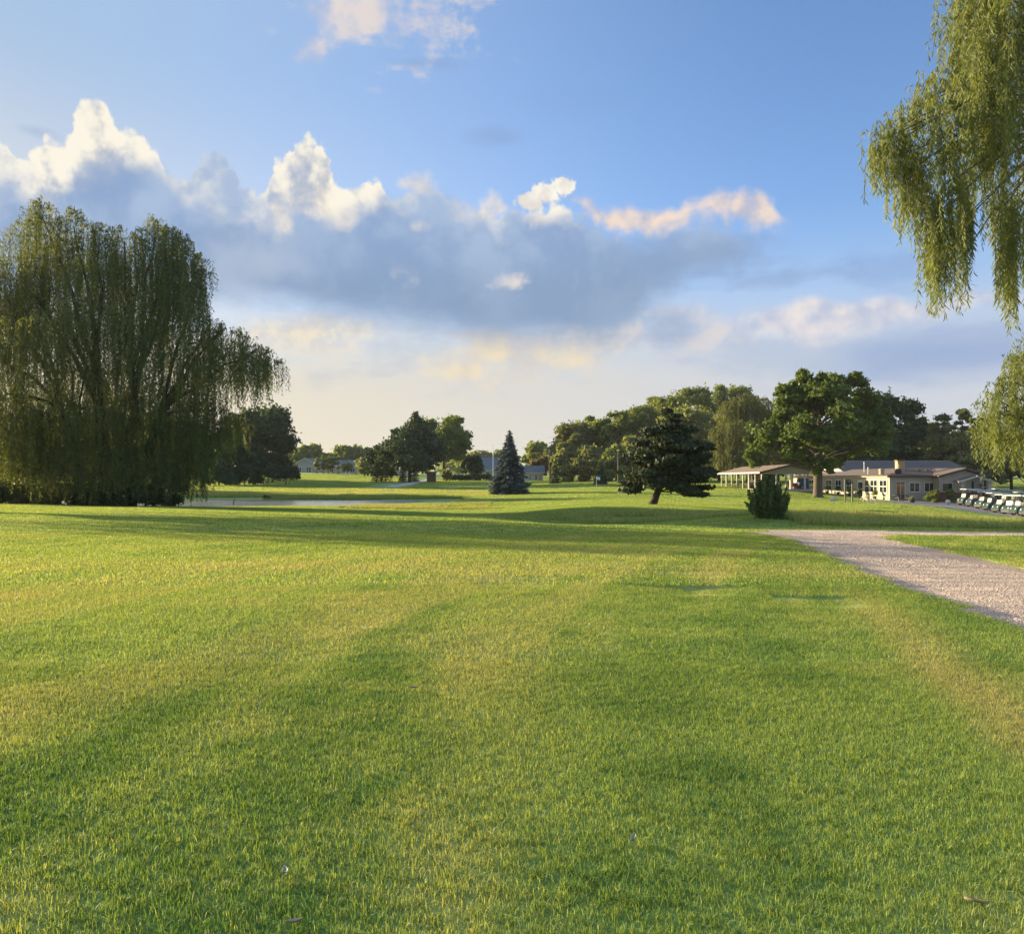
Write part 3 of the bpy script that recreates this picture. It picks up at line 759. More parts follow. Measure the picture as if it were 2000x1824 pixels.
def unit(rg, n):
    v = rg.normal(size=(n, 3)); return v / np.linalg.norm(v, axis=1, keepdims=True)
def leaf_quads(C, N, T, a, b):
    """a pointed quad at each centre C, facing N, long along T"""
    T = T - N * (T * N).sum(1, keepdims=True); T /= np.linalg.norm(T, axis=1, keepdims=True) + 1e-9
    B = np.cross(N, T); a = a[:, None]; b = b[:, None]
    V = np.stack([C - T * a, C + B * b + T * a * 0.1, C + T * a, C - B * b + T * a * 0.1], 1).reshape(-1, 3)
    return V
def quads_mesh(name, V, mat, tone):
    n = len(V) // 4
    return mesh_np(name, V, [np.arange(n * 4).reshape(-1, 4)], mat, tone=np.repeat(tone, 4))
def spread(rg, lobes, n, leaf, shell=0.78, flat=0.85, droop=0.0):
    """leaf clumps over and inside a set of lobes (x, y, z, r[, flatten])"""
    L = np.array([l[:4] for l in lobes], float); fl = np.array([l[4] if len(l) > 4 else flat for l in lobes])
    k = rg.choice(len(L), n, p=L[:, 3] ** 2 / (L[:, 3] ** 2).sum())
    d = unit(rg, n); d[:, 2] = np.where(d[:, 2] < -0.3, np.abs(d[:, 2]) * rg.uniform(-1, 1, n), d[:, 2])
    rr = np.where(rg.random(n) < 0.80, rg.normal(0.88, 0.20, n), rg.uniform(0.15, 0.9, n))
    lump = 1 + 0.22 * np.sin(d[:, 0] * 6.1 + k * 1.7) * np.sin(d[:, 1] * 5.3 + k) + 0.14 * np.sin(d[:, 2] * 9 + k * 2.3 + d[:, 0] * 5)
    rad = L[k, 3] * rr * lump
    C = L[k, :3] + d * rad[:, None] * np.stack([np.ones(n), np.ones(n), fl[k]], 1)
    N = d * 0.75 + unit(rg, n) * 0.9; N[:, 2] += 0.15; N /= np.linalg.norm(N, axis=1, keepdims=True)
    T = unit(rg, n); T[:, 2] -= droop
    s = leaf * rg.uniform(0.55, 1.45, n)
    tone = np.clip(rg.normal(0.5, 0.22, n) + (rg.random(len(L))[k] - 0.5) * 0.3, 0, 1)
    return leaf_quads(C, N, T, s, s * rg.uniform(0.45, 0.8, n)), tone
def limb(mb, a, b, r0, r1, rng, n=5, sag=0.1, sides=6):
    a, b = Vector(a), Vector(b); L = (b - a).length; pts = []
    for i in range(n + 1):
        t = i / n; p = a.lerp(b, t)
        p.z += math.sin(t * math.pi) * sag * L
        if 0 < i < n: p += Vector((rng.uniform(-1, 1), rng.uniform(-1, 1), rng.uniform(-1, 1))) * L * 0.025
        pts.append(p)
    mb.tube(pts, [r0 + (r1 - r0) * (i / n) for i in range(n + 1)], sides)
    return pts
TREES = 0
def finish(name, label, cat, x, y, crown, trunk, bark, group=None, rz=0.0, extra=None, z=None):
    t = thing(name, label, cat, (x, y, gz(x, y) if z is None else z), rz, group)
    trunk.build('trunk', bark, t, smooth=True)
    link('crown', crown, t)
    return t
def broadleaf(seed, H, Rr, base, n, leaf, mat, n_lobes=30, trunk_r=0.3, bark=None, lobes=None, squash=1.0, lean=0.0, tz=0.0, lobe_f=0.33, name='crown'):
    """trunk and crown of a round tree: H tall, crown radius Rr (m), crown starting at height base"""
    rng = random.Random(seed); rg = np.random.default_rng(seed)
    if lobes is None:
        lobes = []; hc = (H + base) / 2; hz = (H - base) / 2
        for i in range(n_lobes):
            a = i * 2.39996 + rng.uniform(-.3, .3); u = rng.uniform(-0.85, 0.92) if i else 0.8
            q = math.sqrt(max(0, 1 - u * u)) * rng.uniform(0.55, 0.86)
            lr = Rr * lobe_f * rng.uniform(0.55, 1.25)
            lobes.append((math.cos(a) * q * Rr, math.sin(a) * q * Rr, hc + u * (hz - lr * 0.75), lr))
        lobes.append((0, 0, hc, Rr * 0.5))
    V, tone = spread(rg, lobes, n, leaf)
    tr = MB(); top = base + (H - base) * 0.55
    pts = limb(tr, (0, 0, -0.15), (lean, 0, top), trunk_r, trunk_r * 0.25, rng, 7, 0.0, 8)
    tr.tube([(0, 0, -0.2), (0, 0, 0.25), (0, 0, 0.6)], [trunk_r * 1.6, trunk_r * 1.25, trunk_r * 1.02], 8)
    for l in sorted(lobes, key=lambda q: -q[3])[:12]:
        z0_ = min(top * 0.95, max(base * 0.75, l[2] - Rr * 0.7)); s = Vector((lean * z0_ / top, 0, z0_))
        limb(tr, s, (l[0] * 0.9, l[1] * 0.9, l[2]), trunk_r * 0.38, trunk_r * 0.08, rng, 4, 0.05, 5)
    return quads_mesh(name, V, mat, tone), tr
def at_px(px, Y): return X_at(px, Y), Y
def round_tree(label, px, wpx, py_top, Y, seed, mat, n=6000, leaf=0.42, base_f=0.18, cat='tree', name='broadleaf_tree', group=None, lobes_n=30, bark=None, **kw):
    x = X_at(px, Y); g_ = gz(x, Y); H = Z_at(py_top, Y) - g_; Rr = wpx / F * Y / 2
    c, t = broadleaf(seed, H, Rr, H * base_f, n, leaf, mat, lobes_n, max(0.12, H * 0.022), **kw)
    return finish(name, label, cat, x, Y, c, t, bark or M_BARKD, group)

# --- weeping willows: strands of narrow leaves hanging from the ends of the limbs
def willow_strands(rg, domes, per, seg, leaf_l, leaf_w, spread_=0.10, density=1.0, leaves_per=2, out_k=1.0, clump=0.6, trim=0.9):
    """domes: (x, y, z_top, radius, dome height, shortest and longest hang). returns leaf quads and tone, plus thin twigs"""
    VV, TT, tw = [], [], []
    for (cx, cy, zt, r, dh, l0, l1) in domes:
        tail = l1 > 9.0 * r * (1.0 if r < 0.3 else 9.0)
        m = int(per * (r ** 1.3) * density) + (14 if tail else 6)
        a = rg.uniform(0, 2 * math.pi, m); q = np.sqrt(rg.random(m))
        nc = max(3, m // 7); ks = rg.integers(0, nc, m); kk = rg.random(m) < clump; a = np.where(kk, a[ks] + rg.normal(0, 0.2, m), a); q = np.where(kk, np.clip(q[ks] + rg.normal(0, 0.09, m), 0, 1.05), q)
        x0 = cx + np.cos(a) * q * r; y0 = cy + np.sin(a) * q * r
        z_ = zt - dh * q ** 2 + rg.normal(0, 0.12, m)
        Ls = rg.uniform(l0, l1, m) * (0.6 + 0.4 * rg.random(m)) if not tail else l1 * rg.uniform(0.62, 1.0, m)
        out = (0.25 + 0.9 * rg.random(m)) * out_k * (0.4 if tail and r < 0.3 else 1.0)
        ns = np.maximum((Ls / seg).astype(int), 3)
        tone_s = np.clip(rg.normal(0.5, 0.22, m) + rg.normal(0, 0.17), 0, 1)
        Ls = np.maximum(Ls - np.maximum(dh * q ** 2, 0) * trim, min(0.3, l1 * 0.3))
        ns = np.maximum((Ls / seg).astype(int), 3); ph = rg.uniform(0, 6.28, m)
        K = ns.max()
        s = (np.arange(K)[None, :] + rg.uniform(0, 1, (m, 1))) * seg
        ok = s < Ls[:, None]
        # an arch up and over at the top, then straight down with a slight sway
        ar = np.minimum(s / (out[:, None] * 1.2), 1.0)
        rx = out[:, None] * 0.55 * np.sin(ar * math.pi / 2) * (0.4 + q[:, None])
        dz = out[:, None] * 0.30 * np.sin(ar * math.pi) - np.maximum(s - out[:, None] * 0.8, 0)
        sw = spread_ * s / 2.0
        X_ = x0[:, None] + np.cos(a)[:, None] * rx + np.sin(s * 0.9 + ph[:, None]) * sw * 0.5
        Y_ = y0[:, None] + np.sin(a)[:, None] * rx + np.cos(s * 0.8 + ph[:, None]) * sw * 0.5
        Z_ = z_[:, None] + dz
        C = np.stack([X_[ok], Y_[ok], Z_[ok]], 1); tn = np.broadcast_to(tone_s[:, None], ok.shape)[ok]
        for j in range(leaves_per):
            n = len(C)
            az = rg.uniform(0, 2 * math.pi, n)
            T = np.stack([np.cos(az) * 0.55, np.sin(az) * 0.55, -0.9 + rg.normal(0, 0.25, n)], 1)
            T /= np.linalg.norm(T, axis=1, keepdims=True)
            ll = leaf_l * rg.uniform(0.6, 1.3, n) / 2
            N = np.cross(T, unit(rg, n)); N /= np.linalg.norm(N, axis=1, keepdims=True) + 1e-9
            VV.append(leaf_quads(C + T * ll[:, None] * 0.9 + rg.normal(0, seg * 0.15, (n, 3)), N, T, ll, np.full(n, leaf_w / 2)))
            TT.append(np.clip(tn + rg.normal(0, 0.16, n), 0, 1))
        tw.append((X_, Y_, Z_, ok))
    return np.concatenate(VV), np.concatenate(TT), tw
def twig_mesh(tw, rad, every, mat, cap):
    V, Q = [], []; b = 0
    for X_, Y_, Z_, ok in tw:
        for i in range(0, len(X_), every):
            k = np.nonzero(ok[i])[0][:cap]
            k = k[::max(1, len(k) // 10)]
            if len(k) < 2: continue
            p = np.stack([X_[i, k], Y_[i, k], Z_[i, k]], 1)
            for sx_, sy_ in ((1, 0), (-0.5, 0.87), (-0.5, -0.87)): V.append(p + np.array([sx_ * rad, sy_ * rad, 0]))
            n = len(k); j = np.arange(n - 1)
            for u in range(3):
                w_ = (u + 1) % 3; Q.append(np.stack([b + u * n + j, b + w_ * n + j, b + w_ * n + j + 1, b + u * n + j + 1], 1))
            b += 3 * n
    return mesh_np('twigs', np.concatenate(V), [np.concatenate(Q)], mat)

# the big willow on the left: crown built up from drooping heads, given as picture column / row of the head, its distance, radius, hang
WY = 60.0
WX, WZ = X_at(205, WY), gz(X_at(205, WY), WY)
def dome(px, py, dY, rpx, bottom, arch=0.45, Y0=None):
    Y = (Y0 or WY) + dY; r = rpx / F * Y; zt = Z_at(py, Y); zb = Z_at(bottom, Y)
    return (X_at(px, Y), Y, zt, r, r * arch * 2, max(0.3, (zt - zb) * 0.45), max(0.7, zt - zb))
WD = [dome(*a) for a in (
    (78, 402, 0, 34, 640), (66, 432, -2, 58, 700), (138, 420, 1, 36, 620), (28, 500, -1, 62, 760), (-20, 520, 1, 60, 800), (-70, 520, 3, 60, 800),
    (120, 470, 3, 60, 720), (185, 452, 0, 44, 640), (190, 490, -3, 60, 760), (240, 446, 1, 40, 650), (300, 436, 0, 44, 650), (318, 452, -2, 50, 720), (255, 500, 3, 60, 740),
    (345, 480, 1, 44, 700), (362, 510, -1, 32, 720), (374, 550, 0, 26, 690), (330, 540, -4, 60, 800), (290, 560, 4, 60, 800),
    (60, 560, 4, 70, 820), (30, 620, -4, 70, 880), (110, 600, -5, 60, 860), (180, 590, -5, 66, 860), (250, 600, -5, 60, 860), (-60, 640, 0, 70, 900),
    (405, 622, 0, 34, 760), (440, 634, 1, 36, 780), (480, 662, 0, 34, 790), (512, 682, 0, 28, 790), (532, 704, 0, 18, 800), (450, 680, -3, 48, 820), (495, 690, 3, 44, 800), (420, 660, 3, 50, 850),
    (390, 700, -1, 50, 900), (340, 680, -5, 56, 930), (360, 760, 0, 46, 984), (400, 780, -1, 34, 940), (345, 820, -3, 36, 985), (380, 830, 2, 30, 985), (425, 800, 1, 36, 930), (455, 815, 2, 30, 900),
    (300, 740, 4, 60, 940), (230, 720, 5, 70, 930), (150, 720, 5, 70, 930), (70, 740, 5, 70, 940), (10, 760, -3, 60, 960), (-50, 780, 0, 70, 960), (60, 800, -5, 56, 965), (120, 780, -5, 60, 950), (190, 790, -5, 56, 940), (270, 780, -4, 50, 960),
    (400, 880, -2, 6, 984),
    (20, 850, 6, 70, 985), (90, 850, 7, 70, 985), (160, 850, 7, 70, 985), (230, 850, 7, 70, 985), (300, 850, 6, 60, 985), (350, 860, 3, 44, 988), (385, 870, 0, 24, 988), (25, 860, -4, 46, 972), (95, 870, -5, 46, 970), (165, 860, -5, 46, 972), (240, 870, -5, 40, 974), (300, 870, -4, 34, 980),
    (80, 392, 0, 14, 470), (60, 408, -1, 14, 480), (135, 406, 1, 14, 480), (205, 436, 1, 16, 500), (295, 424, 0, 16, 490), (330, 444, 0, 14, 510), (358, 462, 0, 14, 530), (386, 500, 1, 12, 570), (400, 530, 0, 11, 610),
    (130, 905, -6, 50, 985), (200, 905, -6, 50, 985), (260, 905, -5, 50, 985), (320, 905, -4, 44, 988), (60, 905, -5, 44, 975))]
rgw = np.random.default_rng(77)
Vw, Tw, tww = willow_strands(rgw, WD, 41, 0.150, 0.25, 0.056, 0.13, 1.0, 2, 0.85, 0.45, 0.2)
Vw -= np.array([WX, WY, WZ])
big_willow = thing('weeping_willow', 'huge weeping willow at the pond edge, trailing curtains nearly to the ground', 'tree', (WX, WY, WZ))
tr = MB(); rn = random.Random(4)
def W(px, py, dY=0.0): Y = WY + dY; return (X_at(px, Y) - WX, Y - WY, Z_at(py, Y) - WZ)
for b0, mid, r0, tops in (((205, 984, 0), (195, 800, 0), 0.62, ((78, 420, 0), (140, 440, 1), (190, 470, 0), (30, 520, 0), (110, 600, -4))),
                          ((232, 984, 1), (262, 780, 0), 0.50, ((300, 450, 0), (240, 470, 1), (345, 500, 1), (318, 470, -2), (290, 580, 4))),
                          ((255, 984, -1), (310, 815, -1), 0.40, ((366, 740, -1), (440, 640, 1), (500, 680, 0), (410, 630, 0), (420, 800, 1), (384, 560, 0))),
                          ((165, 982, 1), (120, 800, 1), 0.42, ((40, 560, 2), (-20, 540, 1), (60, 620, -4), (-60, 660, 0), (10, 770, -3))),
                          ((150, 984, -1), (148, 880, -1), 0.22, ((130, 700, -2), (180, 640, -4)))):
    limb(tr, W(b0[0], 990, b0[2]), W(*mid), r0, r0 * 0.62, rn, 6, 0.02, 8)
    for t_ in tops: limb(tr, W(*mid), W(*t_), r0 * 0.42, 0.05, rn, 6, 0.06, 5)
tr.build('trunk', M_BARKD, big_willow, smooth=True)
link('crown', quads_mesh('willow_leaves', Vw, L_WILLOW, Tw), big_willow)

# the near willow on the right: its trunk stands outside the picture, boughs hang into it
NY = 9.0
NX, NZ = 12.2, gz(12.2, NY + 1.2)
def nd(px, py, dY, rpx, bottom, arch=0.5): return dome(px, py, dY, rpx, bottom, arch, NY)
ND = [nd(*a) for a in (
    (1900, -40, 0.3, 36, 150), (1950, -60, 0.1, 60, 230), (2010, -80, -0.3, 70, 300), (1885, 20, 0.1, 24, 165), (1925, 40, -0.2, 50, 300), (1990, 70, 0.2, 70, 400),
    (1885, 120, 0.1, 34, 320), (1940, 150, -0.3, 60, 420), (2000, 190, 0.3, 60, 470), (1852, 160, 0.0, 26, 320), (1818, 172, 0.2, 16, 250), (1795, 186, 0.3, 8, 225),
    (1850, 225, -0.2, 40, 420), (1900, 250, 0.3, 50, 430), (1960, 290, 0.2, 50, 440), (1830, 280, 0.2, 26, 470),
    (1778, 236, 0.1, 14, 330), (1755, 228, 0.0, 14, 370), (1735, 250, -0.1, 12, 365), (1715, 278, 0.1, 9, 360), (1745, 290, 0.1, 16, 385), (1772, 300, 0.2, 16, 470), (1760, 330, 0.0, 10, 440), (1790, 330, 0.2, 14, 430),
    (1822, 380, 0.0, 15, 590), (1842, 400, 0.15, 17, 612), (1838, 460, 0.1, 11, 628), (1862, 380, -0.1, 15, 560), (1850, 340, -0.2, 30, 520), (1880, 360, 0.2, 14, 520), (1893, 400, 0.1, 9, 535), (1885, 480, 0.1, 4, 560),
    (1968, 380, 0.0, 15, 600), (1982, 400, 0.1, 13, 632), (1972, 450, 0.1, 10, 640), (1955, 370, 0.2, 10, 440), (2005, 380, 0.2, 14, 600),
    (2150, -60, 1.0, 160, 400), (2300, -120, 0.6, 220, 500), (2450, -100, 2.0, 250, 600), (2500, 200, 0.8, 260, 800), (2250, 200, 1.8, 160, 650), (2700, 0, 2.5, 300, 700), (2900, 200, 1.0, 300, 800))]
rgn = np.random.default_rng(31)
Vn, Tn, twn = willow_strands(rgn, ND[:37], 270, 0.034, 0.090, 0.0125, 0.16, 1.0, 2, 0.36, 0.5)
Vn2, Tn2, twn2 = willow_strands(rgn, ND[37:], 110, 0.06, 0.11, 0.022, 0.12, 1.0, 2)
near_willow = thing('weeping_willow', 'weeping willow close by, only its hanging boughs reach in from the upper right', 'tree', (NX, NY + 1.2, NZ))
off = np.array([NX, NY + 1.2, NZ])
tr = MB(); rn = random.Random(8)
tr.tube([(0, 0, -.2), (0.05, 0, 1.2), (-0.1, 0.1, 3.0), (-0.2, 0.0, 4.4)], [0.62, 0.46, 0.40, 0.34], 10)
def Np(d, dz=-0.1): return (d[0] - NX, d[1] - NY - 1.2, d[2] - NZ + dz)
hubs = [(-1.6, -0.3, 6.4), (-3.2, -0.8, 7.2), (-4.6, -1.0, 6.4), (0.4, 0.5, 7.4), (-5.3, -1.2, 5.6)]
for h in hubs[:2] + hubs[3:4]: limb(tr, (-0.2, 0, 4.2), h, 0.22, 0.10, rn, 5, 0.04, 7)
limb(tr, hubs[1], hubs[2], 0.10, 0.05, rn, 5, 0.05, 6); limb(tr, hubs[2], hubs[4], 0.06, 0.03, rn, 4, 0.03, 6)
for d_ in ND:
    q = Vector(Np(d_)); h = min(hubs, key=lambda k: (Vector(k) - q).length); hp = hubs[{0: 3, 1: 0, 2: 1, 3: 0, 4: 2}[hubs.index(h)]]; h = Vector(h).lerp(Vector(hp), rn.uniform(0.0, 0.85))
    limb(tr, h, q, 0.020, 0.005, rn, 6, 0.10, 5)
tr.build('trunk', M_BARK, near_willow, smooth=True)
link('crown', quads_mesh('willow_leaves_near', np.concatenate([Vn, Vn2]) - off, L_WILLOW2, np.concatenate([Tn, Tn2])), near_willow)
for t_ in twn: 
    t_[0][...] -= off[0]; t_[1][...] -= off[1]; t_[2][...] -= off[2]
link('twigs', twig_mesh(twn, 0.0016, 2, M_BARK, 400), near_willow)

# the second willow on the right, further off
SY_ = 19.0
SX_ = X_at(2120, SY_); SZ_ = gz(SX_, SY_)
def sd(px, py, dY, rpx, bottom, arch=0.5): return dome(px, py, dY, rpx, bottom, arch, SY_)
SD = [sd(a[0] + 26, *a[1:]) for a in ((1950, 735, 0, 26, 900), (1985, 690, 0.5, 40, 860), (2030, 650, 0, 60, 850), (1925, 775, 0.2, 18, 930), (1940, 800, -0.5, 26, 962), (1968, 790, 0.4, 30, 940), (1990, 800, -0.6, 30, 962), (1975, 840, 0, 24, 964),
                       (1918, 850, 0.3, 12, 950), (2040, 760, 1, 60, 950), (2090, 620, 1, 70, 850), (2120, 720, -1, 80, 950), (2180, 640, 0, 90, 900), (2240, 720, 1, 80, 950), (2010, 880, 0.5, 26, 965), (2140, 800, 2, 80, 960), (2280, 800, 0, 70, 960))]
Vs, Ts, _ = willow_strands(np.random.default_rng(12), SD, 200, 0.058, 0.125, 0.022, 0.10, 1.0, 2, 0.45)
tr = MB(); rn = random.Random(9)
tr.tube([(0, 0, -.2), (0, 0, 1.0), (0.1, 0.1, 2.6)], [0.34, 0.24, 0.20], 9)
for d_ in SD: limb(tr, (0.1, 0.1, 2.5), (d_[0] - SX_, d_[1] - SY_, d_[2] - SZ_ - 0.1), 0.09, 0.012, rn, 6, 0.06, 5)
w2 = thing('weeping_willow', 'yellow-green weeping willow beside the golf carts, cut by the right edge', 'tree', (SX_, SY_, SZ_))
tr.build('trunk', M_BARKD, w2, smooth=True)
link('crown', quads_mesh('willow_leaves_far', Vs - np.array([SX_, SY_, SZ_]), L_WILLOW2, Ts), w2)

# trees left of the picture whose shade falls over the lawn
def generic_willow(seed, Rr, H, per, mat):
    rg = np.random.default_rng(seed); rng_ = random.Random(seed); ds = []
    for i in range(26):
        a = i * 2.4; q = math.sqrt((i + 0.5) / 26) * Rr * 0.85
        zt = H * (1 - 0.38 * (q / Rr) ** 2) * rng_.uniform(0.85, 1.0); r = Rr * rng_.uniform(0.22, 0.34)
        ds.append((math.cos(a) * q, math.sin(a) * q, zt, r, r, zt * 0.25, zt * rng_.uniform(0.5, 0.75)))
    V, T, _ = willow_strands(rg, ds, per, 0.20, 0.32, 0.09, 0.1, 1.0, 2)
    tr = MB(); tr.tube([(0, 0, -.2), (0, 0, 1.2), (0.2, 0.1, 3.2)], [0.6, 0.45, 0.36], 9)
    for d_ in ds[::2]: limb(tr, (0.2, 0.1, 3.0), d_[:3], 0.2, 0.04, rng_, 5, 0.05, 5)
    return quads_mesh('willow_leaves_side', V, mat, T), tr
SHADE = [(-36.5, 44.5, 6.0, 9.5, 9, 'tree with trailing crown standing left of the pond willow')]
for i, (x, y, r, h, per, lab) in enumerate(SHADE):
    c, t = generic_willow(50 + i, r, h, per, L_WILLOW)
    finish('weeping_willow', lab, 'tree', x, y, c, t, M_BARKD)

# --- conifers
def spruce(seed, H, Rr, tiers, per, mat, droop=0.35, needle=0.22, taper=1.0, bare=0.0, lean=0.0, jag=0.16):
    """a cone of whorled boughs, each bough a spray of needle clumps"""
    rg = np.random.default_rng(seed); CC, NN, TT, TN = [], [], [], []; tr = MB()
    tr.tube([(0, 0, -.1), (0, 0, H * 0.5), (0, 0, H * 0.97)], [H * 0.022, H * 0.014, 0.01], 7)
    for i in range(tiers):
        t = i / (tiers - 1); z0_ = bare + (H - bare) * (0.02 + 0.97 * t)
        Rz = Rr * ((1 - t) ** taper) * (0.93 + 0.07 * math.cos(i * 2.1)) + 0.06
        m = max(5, int(5 + 9 * (1 - t)))
        for k in range(m):
            a = 2 * math.pi * (k + 0.5 * (i % 2)) / m + rg.normal(0, 0.10); L = Rz * (1 + rg.normal(0, jag))
            n = max(4, int(per * L / Rr)); s = np.sqrt(rg.uniform(0.02, 1, n))
            dz = -droop * L * s ** 1.3 + 0.10 * L * s ** 3 + rg.normal(0, 0.05 * Rr * 0.4, n)
            lat = rg.normal(0, 0.16, n) * L * (1.1 - s * 0.6)
            C = np.stack([np.cos(a) * L * s - np.sin(a) * lat, np.sin(a) * L * s + np.cos(a) * lat, z0_ + dz], 1)
            T = np.stack([np.cos(a) + rg.normal(0, .35, n), np.sin(a) + rg.normal(0, .35, n), -droop * 0.9 + rg.normal(0, .2, n)], 1)
            N = np.stack([np.cos(a) * 0.35 + rg.normal(0, .4, n), np.sin(a) * 0.35 + rg.normal(0, .4, n), np.full(n, 0.9)], 1)
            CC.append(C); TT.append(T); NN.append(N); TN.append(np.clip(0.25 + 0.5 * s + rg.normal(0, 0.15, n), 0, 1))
    C, N, T = np.concatenate(CC), np.concatenate(NN), np.concatenate(TT); N /= np.linalg.norm(N, axis=1, keepdims=True)
    s = needle * rg.uniform(0.6, 1.3, len(C))
    return quads_mesh('needles', leaf_quads(C, N, T, s, s * 0.34), mat, np.concatenate(TN)), tr
def conifer(label, px, wpx, py_top, Y, seed, mat, tiers, per, name='conifer', cat='tree', group=None, **kw):
    x = X_at(px, Y); g_ = gz(x, Y); H = Z_at(py_top, Y) - g_
    c, t = spruce(seed, H, wpx / F * Y / 2, tiers, per, mat, **kw)
    return finish(name, label, cat, x, Y, c, t, M_BARKD, group)
conifer('blue spruce, a neat cone standing alone on the far fairway', 995, 84, 842, 108, 3, L_BLUE, 30, 70, name='blue_spruce', needle=0.30, taper=0.82, droop=0.30)
conifer('dark cone-shaped evergreen beside the wooden utility pole', 1085, 24, 902, 150, 4, L_FIR, 14, 16, name='evergreen', needle=0.30, taper=0.55, droop=0.1, jag=0.05, group='small evergreens on the far fairway')
conifer('dark cone-shaped evergreen behind the flagstick', 1173, 27, 904, 140, 5, L_FIR, 14, 18, name='evergreen', needle=0.30, taper=0.55, droop=0.1, jag=0.05, group='small evergreens on the far fairway')
for i, (px, w_, top, lab) in enumerate(((736, 22, 897, 'squat dark evergreen, first left of the cart path'), (753, 26, 893, 'squat dark evergreen, second left of the cart path'),
                                      (787, 18, 905, 'narrow dark evergreen at the top of the cart path'), (809, 20, 903, 'narrow dark evergreen under the left side of the cedar'))):
    conifer(lab, px, w_, top, 192 + i, 20 + i, L_FIR, 12, 14, name='evergreen', needle=0.36, taper=0.6, droop=0.12, jag=0.08, group='small evergreens at the cart path')

# the leaning dark pine: flat dark shelves of needles over a bent trunk
PY_ = 55.5
PX_, PZ_ = X_at(1277, PY_), gz(X_at(1277, PY_), PY_)
def pp(px, py, dY, rpx, fl=0.45): Y = PY_ + dY; return (X_at(px, Y) - PX_, dY, Z_at(py, Y) - PZ_, rpx / F * Y, fl)
plob = [pp(*a) for a in ((1303, 818, 0, 18), (1304, 800, 0, 10), (1298, 838, 0.3, 24), (1318, 838, -0.3, 22), (1302, 808, 0, 16), (1306, 830, 0.2, 24), (1290, 850, -0.3, 32), (1330, 848, 0.4, 28), (1268, 872, 0.2, 32), (1310, 872, -0.8, 40), (1348, 875, 0.5, 32), (1244, 898, 0.3, 30), (1285, 900, -1.2, 42), (1330, 900, 1.0, 42), (1362, 896, -0.4, 28),
                         (1225, 922, 0.2, 20), (1256, 928, -0.9, 38), (1305, 930, 1.2, 46), (1350, 925, -0.8, 38), (1382, 922, 0.3, 16), (1240, 950, 0.6, 28), (1285, 945, -1.0, 40), (1335, 950, -0.6, 38), (1370, 945, 0.6, 22), (1230, 945, -0.2, 14), (1300, 900, 1.5, 46), (1355, 962, 0.2, 22))]
rg = np.random.default_rng(6)
rb = random.Random(15)
plob2 = [(l[0] + rb.uniform(-.7, .7) * l[3], l[1] + rb.uniform(-.8, .8) * l[3], l[2] + rb.uniform(-.35, .35) * l[3], l[3] * rb.uniform(.38, .7), 0.36) for l in plob for k_ in range(5)]
V, tn = spread(rg, plob2, 38000, 0.13, droop=0.1)
tr = MB(); rn = random.Random(3)
tr.tube([(X_at(1272, PY_) - PX_, 0, -0.15), (0.05, 0, 0.3), (0.22, 0, 0.75), (0.5, 0, 1.4), (0.65, 0, 3.0), (0.85, 0, 5.6)], [0.34, 0.26, 0.23, 0.22, 0.15, 0.04], 9)
for l in plob: limb(tr, (0.3 + 0.09 * l[2], 0, max(0.9, l[2] - 0.5)), l[:3], 0.06, 0.015, rn, 4, 0.02, 5)
finish('leaning_pine', 'dark bushy pine with a bent trunk leaning over the green', 'tree', PX_, PY_, quads_mesh('pine_needles', V, L_FIR, tn), tr, M_BARKD)

# the broad maple before the clubhouse
MY_ = 97.0
MX_, MZ_ = X_at(1597, MY_), gz(X_at(1597, MY_), MY_)
def mp(px, py, dY, rpx, fl=0.85): Y = MY_ + dY; return (X_at(px, Y) - MX_, dY, Z_at(py, Y) - MZ_, rpx / F * Y, fl)
mlob = [mp(*a) for a in ((1578, 738, 0, 20), (1556, 752, 1, 22), (1612, 744, -1, 20), (1640, 752, 1, 24), (1675, 748, 0, 22), (1690, 766, -1, 18), (1600, 768, -2, 34), (1560, 785, 2, 32), (1650, 785, -2, 36), (1532, 772, 0, 20), (1545, 800, -1, 28), (1690, 795, 2, 28), (1712, 785, 0, 16),
                         (1600, 815, 3, 46), (1640, 830, -3, 44), (1570, 830, -3, 40), (1520, 815, 0, 24), (1690, 835, 1, 34), (1725, 812, 0, 18), (1735, 838, 0, 14), (1540, 850, 1, 34), (1505, 845, -1, 24), (1480, 838, 0, 18), (1600, 860, -3, 34), (1655, 870, 2, 34), (1700, 868, -1, 28), (1470, 862, 1, 20), (1500, 875, 0, 26),
                         (1545, 880, -2, 26), (1582, 895, -2, 20), (1612, 905, -2, 16), (1640, 900, 1, 20), (1455, 885, 0, 16), (1480, 898, 1, 20), (1590, 872, 3, 34), (1725, 858, 0, 18), (1592, 922, -1.5, 8), (1622, 922, -1, 8))]
rg = np.random.default_rng(16)
rb = random.Random(25)
mlob2 = [(l[0] + rb.uniform(-.6, .6) * l[3], l[1] + rb.uniform(-.6, .6) * l[3], l[2] + rb.uniform(-.5, .6) * l[3], l[3] * rb.uniform(.40, .72), 0.8) for l in mlob for k_ in range(4)]
V, tn = spread(rg, mlob2, 66000, 0.20)
tr = MB(); rn = random.Random(13)
tr.tube([(0, 0, -0.2), (0, 0, 0.3), (0.02, 0, 1.2), (0.05, 0, 3.4), (0.2, 0, 6.5), (0.2, 0, 10)], [0.82, 0.58, 0.52, 0.50, 0.42, 0.2], 12)
for l in mlob: limb(tr, (0.15, 0, max(3.2, min(9.5, l[2] - 2.6))), (l[0] * .92, l[1] * .92, l[2]), 0.17, 0.03, rn, 5, 0.04, 5)
finish('maple', 'tall broad maple with a thick trunk before the clubhouse', 'tree', MX_, MY_, quads_mesh('maple_leaves', V, leafmat('maple_leaf', (0.066, 0.108, 0.028), (0.190, 0.250, 0.060), 0.42), tn), tr, M_BARK)

